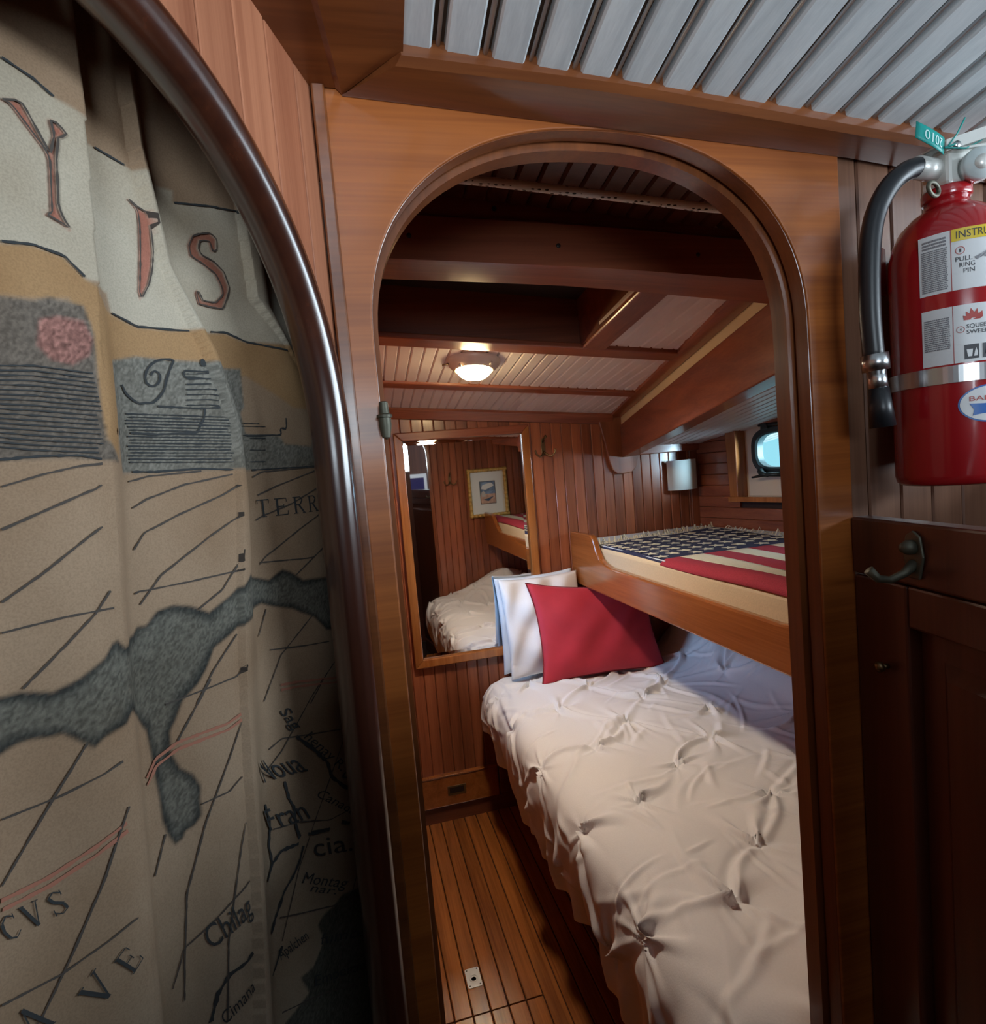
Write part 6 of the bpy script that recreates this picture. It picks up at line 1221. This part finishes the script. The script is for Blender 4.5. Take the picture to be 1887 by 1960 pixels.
# ------------------------------------------------------------------ framed picture opposite the mirror
px0, px1, pz0, pz1 = 0.825, 1.130, 1.165, 1.530
pc_ = thing('framed_picture', 'small harbour print in a pale mount and bamboo gold frame, seen in the mirror', 'picture', ((px0 + px1) / 2, DB, pz0))
fb = lambda u, v, t: Vector((u, DB + t, v))
pf = 0.030
def bamboo(name, a, b):
    a, b = Vector(a), Vector(b); n = 11; pts = []; rr = []
    for k in range(n):
        for d, r in ((0.06, 0.0135), (0.5, 0.0125), (0.90, 0.0135), (0.97, 0.0155)):
            pts.append(a.lerp(b, (k + d) / n)); rr.append(r)
    return tube(name, pts, rr, GOLD, pc_, 10)
yb = DB + 0.0165
for nm, a, b in (('frame_top', (px0, yb, pz1 - 0.015), (px1, yb, pz1 - 0.015)), ('frame_bottom', (px0, yb, pz0 + 0.015), (px1, yb, pz0 + 0.015)), ('frame_side', (px0 + 0.015, yb, pz0), (px0 + 0.015, yb, pz1)), ('frame_side', (px1 - 0.015, yb, pz0), (px1 - 0.015, yb, pz1))):
    bamboo(nm, a, b)
prism('mount', [(px0 + 0.02, pz0 + 0.02), (px1 - 0.02, pz0 + 0.02), (px1 - 0.02, pz1 - 0.02), (px0 + 0.02, pz1 - 0.02)], fb, 0.004, 0.010, MAT_PAPER, pc_)
cx, cz = (px0 + px1) / 2, (pz0 + pz1) / 2
prs = [('print', [(-.060, -.085), (.060, -.085), (.060, .085), (-.060, .085)], plain('print_border', (0.03, 0.035, 0.04), 0.6)), ('print_sky', [(-.055, -.01), (.055, -.01), (.055, .080), (-.055, .080)], plain('print_sky', (0.16, 0.24, 0.36), 0.6, noise=0.5, nscale=40)),
       ('print_sand', [(-.055, -.080), (.055, -.080), (.055, -.01), (-.055, -.01)], plain('print_sand', (0.50, 0.33, 0.25), 0.6, noise=0.25, nscale=50)), ('print_cloud', [(-.05, .03), (-.02, .02), (.02, .035), (.05, .05), (.03, .07), (-.01, .065), (-.04, .055)], MAT_PAPER),
       ('print_hull', [(-.04, -.05), (.0, -.065), (.045, -.03), (.02, -.035), (-.01, -.045)], plain('print_hull', (0.05, 0.08, 0.14), 0.6)), ('print_house', [(-.05, -.03), (-.02, -.03), (-.02, .0), (-.035, .015), (-.05, .0)], plain('print_house', (0.45, 0.44, 0.42), 0.6))]
par = None
for i, (nm, pts, mt) in enumerate(prs):
    o = mk(nm, [fb(cx + u, cz + v, 0.0104 + 0.0003 * i) for u, v in pts], [tuple(range(len(pts)))], mt, pc_ if i == 0 else par)
    if i == 0: par = o

# ------------------------------------------------------------------ ceiling lamp
lx, ly = 0.412, 1.812
ln = Vector((0.087, 0.124, 1)).normalized()
lo = Vector((lx, ly, zc(lx, ly)))
lamp = thing('ceiling_lamp', 'round warm glowing dome lamp on the white cabin ceiling', 'lamp', tuple(lo))
sharp(lathe('rim', [(0.084, 0.0), (0.084, 0.006), (0.080, 0.014), (0.066, 0.028), (0.060, 0.032), (0.056, 0.032), (0.054, 0.027), (0.054, 0.0)], lo, -ln, LAMP_WHITE, lamp, 48), 30)
lathe('lens', [(0.0005, 0.0600), (0.018, 0.0585), (0.034, 0.054), (0.046, 0.046), (0.053, 0.037), (0.0555, 0.0285)], lo, -ln, LAMP_GLOW, lamp, 40)
tube('switch', [lo - ln * 0.012 + Vector((-0.080, 0, 0.006)), lo - ln * 0.016 + Vector((-0.100, 0, 0.006))], [0.003, 0.002], BRONZE, lamp, 8)
for a in (0.6, 2.2, 3.9, 5.3):
    tube('rim_clip', [lo - ln * 0.018 + Vector((0.078 * math.cos(a), 0.078 * math.sin(a), 0)), lo - ln * 0.026 + Vector((0.070 * math.cos(a), 0.070 * math.sin(a), 0))], 0.004, LAMP_WHITE, lamp, 8)
pl = bpy.data.lights.new('lamp_bulb', 'AREA'); pl.shape = 'DISK'; pl.size = 0.10; pl.energy = 6.5; pl.color = (1.0, 0.89, 0.78); pl.spread = math.radians(170)
plo = bpy.data.objects.new('lamp_bulb', pl); COL.objects.link(plo); plo.location = lo - ln * 0.064
plo.rotation_euler = (-ln).to_track_quat('-Z', 'Y').to_euler()

# ------------------------------------------------------------------ wall sconce in the corner over the upper bunk
sc_ = thing('wall_sconce', 'white half-round fabric wall lamp in the corner above the flag blanket', 'lamp', (1.498, M, 1.335))
A_ = [math.pi * k / 24 for k in range(25)]
rg = []
for z in (1.340, 1.478):
    rg.append([Vector((1.498 - 0.072 * math.cos(a), M - 0.012 - 0.058 * math.sin(a), z)) for a in A_] + [Vector((1.498 - 0.069 * math.cos(a), M - 0.012 - 0.055 * math.sin(a), z)) for a in A_[::-1]])
sharp(loft('shade', rg, SHADE, sc_), 40)
box('back_plate', (1.448, M - 0.012, 1.36), (1.548, M - 0.0005, 1.46), SHADE, sc_, 0.002)
tube('bulb_holder', [(1.498, M - 0.01, 1.40), (1.498, M - 0.032, 1.40), (1.498, M - 0.032, 1.43)], 0.010, BRONZE, sc_, 12)

# ------------------------------------------------------------------ cord hung under the deck beam
rp = [(0.040, 0.80, 1.906), (0.12, 0.80, 1.9025), (0.203, 0.80, 1.899), (0.32, 0.80, 1.890), (0.45, 0.80, 1.8795), (0.578, 0.80, 1.869), (0.72, 0.80, 1.866), (0.86, 0.80, 1.870)]
rq = catmull(rp, 150)
rr = 0.0064
setp(tube('braided_cord', rq, rr, ROPE, None, 10), 'white braided cord with dark flecks strung across just inside the arched doorway', 'cord')

# ------------------------------------------------------------------ drawer at the foot of the far bulkhead
dw = thing('drawer', 'low wooden drawer with a recessed pull at the foot of the far bulkhead', 'drawer', (0.27, M, 0.0))
box('front', (0.045, M - 0.020, 0.074), (0.500, M - 0.0005, 0.204), BOARD, dw, 0.004)
box('kick_board', (0.032, M - 0.008, 0.0), (0.600, M - 0.0005, 0.070), DARKWOOD_X, dw)
box('end_panel', (0.506, M - 0.016, 0.074), (0.600, M - 0.0005, 0.204), DARKWOOD_X, dw, 0.003)
box('cap', (0.032, M - 0.023, 0.2045), (0.600, M - 0.0005, 0.212), BOARD, dw, 0.002)
pu = prism('pull', [(0.272, 0.118), (0.352, 0.118), (0.352, 0.160), (0.272, 0.160)], ff, 0.0202, 0.0225, BRONZE, dw, 0.001)
prism('pull_recess', [(0.280, 0.128), (0.344, 0.128), (0.344, 0.153), (0.280, 0.153)], ff, 0.0226, 0.0230, HATCHDARK, pu)
lathe('knob', [(0.003, 0.0), (0.003, 0.008), (0.008, 0.011), (0.008, 0.016), (0.0005, 0.018)], (0.548, M - 0.016, 0.158), (0, -1, 0), GREENBRONZE, dw, 16)

# flush ring plate let into the floor
fp = thing('floor_ring_plate', 'small white metal flush lifting plate set in the wooden floor', 'floor plate', (0.206, 1.632, 0.0))
FP = lambda u, v, t: Vector((0.206 + u, 1.632 + v, t))
pts = []
for (sx, sy) in ((1, 1), (-1, 1), (-1, -1), (1, -1)):
    for a in np.linspace(0, math.pi / 2, 5):
        b = a + {(1, 1): 0, (-1, 1): math.pi / 2, (-1, -1): math.pi, (1, -1): 1.5 * math.pi}[(sx, sy)]
        pts.append((sx * 0.016 + 0.0055 * math.cos(b), sy * 0.0285 + 0.0055 * math.sin(b)))
prism('plate', pts, FP, 0.0002, 0.0022, ZINC, fp, 0.0006)
tube('ring', [FP(0.0115 * math.cos(t), -0.004 + 0.0115 * math.sin(t), 0.0026) for t in np.linspace(0, 2 * math.pi, 25)[:-1]], 0.0017, ZINC, fp, 8, True)
lathe('finger_hole', [(0.0005, 0.0), (0.0072, 0.0)], FP(0, -0.006, 0.0024), (0, 0, 1), HATCHDARK, fp, 20)
box('pivot', (0.198, 1.6395, 0.0022), (0.214, 1.6495, 0.0034), ZINC, fp, 0.0006)
for sx in (-1, 1):
    for sy in (-1, 1):
        lathe('screw', [(0.0005, 0.0008), (0.0022, 0.0006), (0.0026, 0.0)], FP(sx * 0.0155, sy * 0.0275, 0.0022), (0, 0, 1), GREENBRONZE, fp, 10)

# ------------------------------------------------------------------ upper bunk
bk_ = thing('upper_bunk', 'varnished upper bunk shelf with a scooped orange-brown front board', 'bunk', (1.2, 1.5, 0.975))
prof = [(M - 0.001, 0.972), (M - 0.001, 1.185), (M - 0.015, 1.203), (2.30, 1.206), (2.235, 1.205), (2.215, 1.203), (2.195, 1.190), (2.180, 1.165), (2.165, 1.138), (2.140, 1.112), (2.10, 1.097), (2.05, 1.090), (1.6, 1.090), (1.145, 1.090), (1.10, 1.096), (1.065, 1.112), (1.02, 1.138), (0.985, 1.165), (0.955, 1.190), (0.92, 1.203), (0.695, 1.206), (0.695, 0.972)]
prism('front_board', prof, lambda u, v, t: Vector((t, u, v)), 0.928, 0.953, BOARD, bk_, 0.006)
ptop = [(0.954, 0.66), (1.875, 0.66), (1.568, M - 0.002), (0.954, M - 0.002)]
prism('platform', ptop, lambda u, v, t: Vector((u, v, t)), 1.000, 1.022, WOOD_Y, bk_)
prism('ledger', [(0.954, 0.66), (0.984, 0.66), (0.984, M - 0.002), (0.954, M - 0.002)], lambda u, v, t: Vector((u, v, t)), 0.976, 0.9995, WOOD_Y, bk_)


def hx(y):            # inner face of the hull at y
    return 1.584 + (M - y) * math.tan(A10)


um = thing('upper_mattress', 'cream foam mattress on the upper bunk under the flag blanket', 'mattress', (1.25, 1.5, 1.022))
bevel(prism('foam', [(0.956, 0.665), (hx(0.665) - 0.012, 0.665), (hx(2.44) - 0.012, 2.440), (0.956, 2.440)], lambda u, v, t: Vector((u, v, t)), 1.0225, 1.157, TICKING, um), 0.018, 4)
bevel(prism('sheet', [(0.966, 1.70), (hx(1.70) - 0.02, 1.70), (hx(2.44) - 0.02, 2.432), (0.966, 2.432)], lambda u, v, t: Vector((u, v, t)), 1.1572, 1.1610, SHEET, um), 0.0015, 2)

# ------------------------------------------------------------------ flag blanket on the upper mattress
fl = thing('flag_blanket', 'knitted stars and stripes blanket with a fringe spread over the upper bunk', 'blanket', (1.25, 1.4, 1.157))


def bz(x, y):
    base = 1.1660 + 0.0025 * np.sin(x * 17 + 1) * np.sin(y * 9)
    near = np.clip((1.72 - y) / 0.4, 0, 1)                  # rolls over the mattress edge towards the near end
    e = np.clip((0.985 - x) / 0.03, 0, 3)
    return base + 0.012 * near * np.exp(-((x - 1.0) / 0.05) ** 2) - 0.010 * e ** 2


def bsurf(x, y, off=0.0):
    x, y = np.broadcast_arrays(np.asarray(x, float), np.asarray(y, float))
    near = np.clip((1.75 - y) / 0.4, 0, 1)
    xe = np.where(x < 0.985, 0.985 - (0.985 - x) * (0.75 + 0.1 * near), x)
    return np.stack([xe, y, bz(x, y) + off], -1)


YC = 1.715
xs = 0.945 + 0.0865 * np.arange(8)
for i in range(7):
    yy = np.linspace(0.68, YC, 40) if i > 0 else np.linspace(0.68, YC, 40)
    U, Vv = np.meshgrid(np.linspace(xs[i], xs[i + 1], 9), yy, indexing='ij')
    grid('stripe', bsurf(U, Vv), KNIT_RED if i % 2 == 0 else KNIT_CREAM, fl, True, 0.005)
U, Vv = np.meshgrid(np.linspace(0.952, 1.545, 40), np.linspace(YC, 2.19, 40), indexing='ij')
Vs = Vv + (U - 0.95) * 0.14 * (Vv - YC) / 0.475
cant = grid('canton', bsurf(U, Vs), KNIT_NAVY, fl, True, 0.005)
star = [(math.cos(math.pi / 2 + k * math.pi / 5) * (1 if k % 2 == 0 else 0.42), math.sin(math.pi / 2 + k * math.pi / 5) * (1 if k % 2 == 0 else 0.42)) for k in range(10)]
sr = 0.027
sv = [(0, 0, 0.0016)] + [(x * sr, y * sr, 0.0) for x, y in star] + [(x * sr, y * sr, -0.0012) for x, y in star]
sf = [(0, 1 + k, 1 + (k + 1) % 10) for k in range(10)] + [(1 + k, 11 + k, 11 + (k + 1) % 10, 1 + (k + 1) % 10) for k in range(10)]
star_me = None
for r in range(9):
    for q in range(7):
        x = 0.982 + 0.066 * r; y0 = 1.748 + 0.066 * q + (0.033 if r % 2 else 0)
        if y0 > 2.175: continue
        y = y0 + (x - 0.95) * 0.14 * (y0 - YC) / 0.475
        p = bsurf(np.array(x), np.array(y), 0.0022)
        if star_me is None:
            o = mk('star', sv, sf, KNIT_CREAM, cant); star_me = o
        else:
            o = star_me.copy(); COL.objects.link(o); o.parent = cant; o.matrix_parent_inverse = Matrix.Identity(4)
        o.location = tuple(p); o.rotation_euler = (0, 0, -math.pi / 2)
# fringe along the far and hull-side edges
V = []; F = []
rg = random.Random(5)
for k in range(120):
    if k < 70:
        x = 0.953 + 0.592 * k / 69; y = 2.19 + (x - 0.95) * 0.14; d = Vector((rg.uniform(-0.5, 0.5), 1, 0))
    else:
        y = 2.20 - 1.0 * (k - 70) / 49; x = 1.548; d = Vector((1, rg.uniform(-0.5, 0.5), 0))
    p = Vector(bsurf(np.array(x), np.array(y), 0.001)); d.normalize(); L = rg.uniform(0.018, 0.034); up = rg.choice((0.004, 0.010, 0.022))
    if p.x < 0.975: p.z = max(p.z, 1.1655)
    pts = [p, p + d * L * 0.5 + Vector((0, 0, up)), p + d * L + Vector((rg.uniform(-.006, .006), 0, -0.001))]
    w = Vector((-d.y, d.x, 0)) * 0.0028
    for a, b in zip(pts[:-1], pts[1:]):
        i = len(V); h = Vector((0, 0, 0.0025))
        V += [a - w, a + w, a + h, b - w, b + w, b + h]
        F += [(i, i + 1, i + 4, i + 3), (i + 1, i + 2, i + 5, i + 4), (i + 2, i, i + 3, i + 5)]
fr = mk('fringe', V, F, KNIT_CREAM, fl); fr['kind'] = 'stuff'

# ------------------------------------------------------------------ lower berth
lb = thing('lower_berth', 'boxed-in wooden lower berth beneath the white duvet', 'bed', (1.0, 1.5, 0.0))
box('side_panel', (0.602, 0.665, 0.002), (0.624, M - 0.010, 0.44), DARKWOOD_X, lb, 0.003)
prism('bunk_top', [(0.602, 0.665), (1.88, 0.665), (1.575, M - 0.004), (0.602, M - 0.004)], lambda u, v, t: Vector((u, v, t)), 0.441, 0.462, WOOD_Y, lb)
lm = thing('lower_mattress', 'white mattress of the lower berth hidden beneath the duvet', 'mattress', (1.05, 1.5, 0.462))
bevel(prism('foam', [(0.585, 0.672), (hx(0.672) - 0.02, 0.672), (hx(M) - 0.02, 2.425), (0.585, 2.425)], lambda u, v, t: Vector((u, v, t)), 0.4625, 0.565, FABRIC, lm), 0.03, 4)

# white pinch-pleated duvet
CS = catmull([(0.520, 0.20), (0.497, 0.28), (0.472, 0.38), (0.458, 0.46), (0.458, 0.525), (0.478, 0.575), (0.525, 0.602), (0.60, 0.610), (0.75, 0.610), (0.95, 0.608), (1.12, 0.608), (1.24, 0.622), (1.32, 0.665), (1.38, 0.725), (1.45, 0.757), (1.52, 0.760)], 400)
cl_ = np.concatenate([[0], np.cumsum(np.hypot(*np.diff(CS, axis=0).T))])
TOT = cl_[-1]
W_EDGE = float(np.interp(0.60, CS[:, 0][150:], cl_[150:]))        # arc length where X = 0.60 on the top


def cs_at(w): return np.interp(w, cl_, CS[:, 0]), np.interp(w, cl_, CS[:, 1])


nu, nv = 330, 420
yv = np.linspace(0.668, 2.432, nv)
w0 = np.interp(yv, [0.66, 1.1, 1.4, 1.65, 1.95, 2.1, 2.25, 2.35, 2.432], [0.0, 0.02, 0.065, 0.075, 0.04, 0.10, 0.17, 0.235, 0.285]) + 0.012 * np.sin(yv * 23) + 0.008 * np.sin(yv * 41 + 1)
uu = np.linspace(0, 1, nu)
Wg = w0[None, :] + uu[:, None] * (TOT - w0[None, :])
Yg = np.broadcast_to(yv[None, :], Wg.shape).copy()
Xg, Zg = cs_at(Wg)
# near end swells, far end tucks under the pillows
far = np.clip((Yg - 2.33) / 0.10, 0, 1)
Zg = Zg - 0.03 * far ** 2 * np.clip((Zg - 0.45) / 0.1, 0, 1)
Xg = Xg + np.where(Zg < 0.6, 0.018 * far ** 2, 0)
nearm = np.clip((1.06 - Yg) / 0.3, 0, 1)
bump = np.exp(-((Xg - 1.02) / 0.22) ** 2) * nearm
Zg = Zg + 0.16 * bump * (3 * nearm ** 2 - 2 * nearm ** 3)
dX = np.gradient(Xg, axis=0); dZ = np.gradient(Zg, axis=0); ln_ = np.hypot(dX, dZ) + 1e-9
Nx, Nz = -dZ / ln_, dX / ln_
pinch = []
for x, off, ys_ in ((-0.17, 0.0, (0.70, 1.01, 1.32, 1.63, 1.96, 2.25)), (0.0, 0.0, (0.66, 0.98, 1.30, 1.62, 1.96, 2.27)), (0.17, 0, (0.80, 1.12, 1.44, 1.78, 2.09, 2.40)), (0.35, 0, (0.95, 1.27, 1.59, 1.94, 2.25)), (0.50, 0, (0.80, 1.12, 1.34, 1.75, 2.08)), (0.67, 0, (0.95, 1.26, 1.56, 1.90, 2.2)), (0.85, 0, (1.1, 1.42, 1.74, 2.05)), (-0.34, 0, (0.86, 1.17, 1.49, 1.80))):
    for y in ys_:
        pinch.append((W_EDGE + 0.04 + x + RNG.uniform(-.022, .022), y + RNG.uniform(-.03, .03)))
dmin = np.full_like(Wg, 9.0); star_ = np.zeros_like(Wg)
for j, (pw_, py) in enumerate(pinch):
    du, dv = Wg - pw_, Yg - py
    d = np.hypot(du, dv); th = np.arctan2(dv, du)
    dmin = np.minimum(dmin, d)
    ph = RNG.uniform(0, 6.28, 4); nr = RNG.integers(4, 7); rl = RNG.uniform(0.05, 0.085)
    warp = th + 0.35 * np.sin(2 * th + ph[0]) + 3.0 * d * np.sin(th + ph[1])
    rad = np.clip(np.cos(nr * warp + ph[2]), 0, 1) ** 1.6 * (0.55 + 0.45 * np.sin(th + ph[3]))
    star_ += rad * np.exp(-(d / rl) ** 1.3) * np.clip(d / 0.012, 0, 1)
link = np.zeros_like(Wg)
for j, (aw, ay) in enumerate(pinch):
    for k, (bw, by) in enumerate(pinch):
        if k <= j: continue
        L = math.hypot(aw - bw, ay - by)
        if L > 0.27 or RNG.random() < 0.35: continue
        ex, ey = (bw - aw) / L, (by - ay) / L
        t = (Wg - aw) * ex + (Yg - ay) * ey
        q = -(Wg - aw) * ey + (Yg - ay) * ex - RNG.uniform(-0.03, 0.03) * np.sin(np.pi * np.clip(t / L, 0, 1))
        m_ = np.clip(t / 0.03, 0, 1) * np.clip((L - t) / 0.03, 0, 1)
        link += m_ * RNG.uniform(0.3, 1.0) * (np.exp(-(q / 0.011) ** 2) - 0.6 * np.exp(-((q - 0.018) / 0.012) ** 2))
disp = 0.009 * (1 - np.exp(-(dmin / 0.045) ** 1.5)) + 0.034 * star_ + 0.012 * link
disp += 0.007 * np.sin(Wg * 9 + 1.5 * np.sin(Yg * 5)) * np.sin(Yg * 8 + 1.1 * np.sin(Wg * 6) + 1)
disp += 0.004 * np.sin(Wg * 15 + 2 * np.sin(Yg * 7)) * np.sin(Yg * 11 + 1.3 * np.sin(Wg * 9))
for _ in range(150):
    cw_, cy_ = RNG.uniform(0.25, TOT), RNG.uniform(0.7, 2.4); an = RNG.normal(1.2, 0.9); L = RNG.uniform(0.04, 0.13)
    ex, ey = math.cos(an), math.sin(an)
    t = (Wg - cw_) * ex + (Yg - cy_) * ey; q = -(Wg - cw_) * ey + (Yg - cy_) * ex - RNG.uniform(-2.5, 2.5) * t * t
    wd_ = RNG.uniform(0.006, 0.012)
    disp += RNG.uniform(0.002, 0.0055) * np.exp(-(t / L) ** 4) * (np.exp(-(q / wd_) ** 2) - 0.5 * np.exp(-((q - 1.7 * wd_) / wd_) ** 2))
# drape folds on the hanging side
side = np.clip((0.57 - Zg) / 0.25, 0, 1) * (Xg < 0.62)
disp += side * (0.016 * np.sin(Yg * 33 + 2.2 * np.sin(Yg * 8)) + 0.007 * np.sin(Yg * 71 + Wg * 20))
Pd = np.stack([Xg + Nx * disp, Yg, Zg + Nz * disp], -1)
dv_ = thing('duvet', 'white pinch-pleated duvet spread over the lower berth', 'duvet', (0.9, 1.5, 0.25))
grid('cover', Pd, FABRIC, dv_, True, 0.012)


# ------------------------------------------------------------------ pillows
def pillow(name, label, w, h, t, Mx, mat, seam=None, seed=0, sharp_c=0.10, wr=0.006, tap=0.0):
    rg = np.random.default_rng(seed)
    n = 56
    u, v = np.meshgrid(np.linspace(-1, 1, n), np.linspace(-1, 1, n), indexing='ij')
    pinchx = 1 - 0.07 * (1 - v ** 2); pinchy = 1 - 0.07 * (1 - u ** 2)      # edges bow inwards, corners stick out
    x = u * w / 2 * pinchy ** 0 * (1 - sharp_c * (1 - np.abs(v) ** 2.5)); y = v * h / 2 * (1 - sharp_c * (1 - np.abs(u) ** 2.5))
    y = y * (1 - tap * (u + 1) / 2 * (v + 1) / 2)
    base = np.clip((1 - u ** 2) * (1 - v ** 2), 0, 1) ** 0.42
    wrk = wr * (np.sin(u * 5 + 3 * v + seed) * np.sin(v * 4 - u * 2) + 0.5 * np.sin(9 * u - 6 * v + seed))
    sides = []
    for s in (1, -1):
        z = s * (t / 2 * base + wrk * base)
        sides.append(np.stack([x, y, z], -1))
    V = np.concatenate([a.reshape(-1, 3) for a in sides]); idx = np.arange(n * n).reshape(n, n)
    q = np.stack([idx[:-1, :-1], idx[1:, :-1], idx[1:, 1:], idx[:-1, 1:]], -1).reshape(-1, 4)
    F = [tuple(r) for r in q] + [tuple(r[::-1] + n * n) for r in q]
    Vw = [tuple(Mx @ Vector(p)) for p in V]
    th = thing(name, label, 'pillow', tuple(Mx @ Vector((0, -h / 2, 0))))
    o = mk('cover', Vw, F, mat, th, True)
    bm = bmesh.new(); bm.from_mesh(o.data); bmesh.ops.remove_doubles(bm, verts=bm.verts, dist=1e-5); bmesh.ops.recalc_face_normals(bm, faces=bm.faces); bm.to_mesh(o.data); bm.free()
    o.data.polygons.foreach_set('use_smooth', [True] * len(o.data.polygons))
    e = [sides[0][i, 0] for i in range(0, n, 2)] + [sides[0][-1, j] for j in range(0, n, 2)] + [sides[0][i, -1] for i in range(n - 1, -1, -2)] + [sides[0][0, j] for j in range(n - 1, -1, -2)]
    if seam: tube('piping', [Mx @ Vector(p) for p in e], 0.0028, seam, th, 6, True)
    return th


def frame_m(o, xdir, ydir):
    x = Vector(xdir).normalized(); y = Vector(ydir); y = (y - x * y.dot(x)).normalized(); z = x.cross(y)
    return Matrix(((x.x, y.x, z.x, o[0]), (x.y, y.y, z.y, o[1]), (x.z, y.z, z.z, o[2]), (0, 0, 0, 1)))


# x across the berth, y up the pillow
pillow('red_pillow', 'red velvet cushion leaning on the white pillows under the upper bunk', 0.56, 0.425, 0.11, frame_m((0.945, 2.262, 0.813), (1, 0.02, -0.03), (-0.12, 0.34, 0.9)), RED, plain('red_piping', (0.20, 0.008, 0.014), 0.7), 3, 0.10, 0.005, 0.30)
pillow('white_pillow', 'white cotton pillow standing just behind the red cushion', 0.36, 0.42, 0.10, frame_m((0.744, 2.340, 0.832), (1, 0.02, 0.0), (-0.03, 0.20, 0.95)), FABRIC, None, 8, 0.05, 0.018)
pillow('white_pillow', 'white pillow propped against the foot of the mirror at the back of the pile', 0.36, 0.42, 0.06, frame_m((0.735, 2.404, 0.832), (1, 0.0, 0.01), (0.0, 0.07, 0.95)), SHEET, None, 5, 0.05, 0.010)
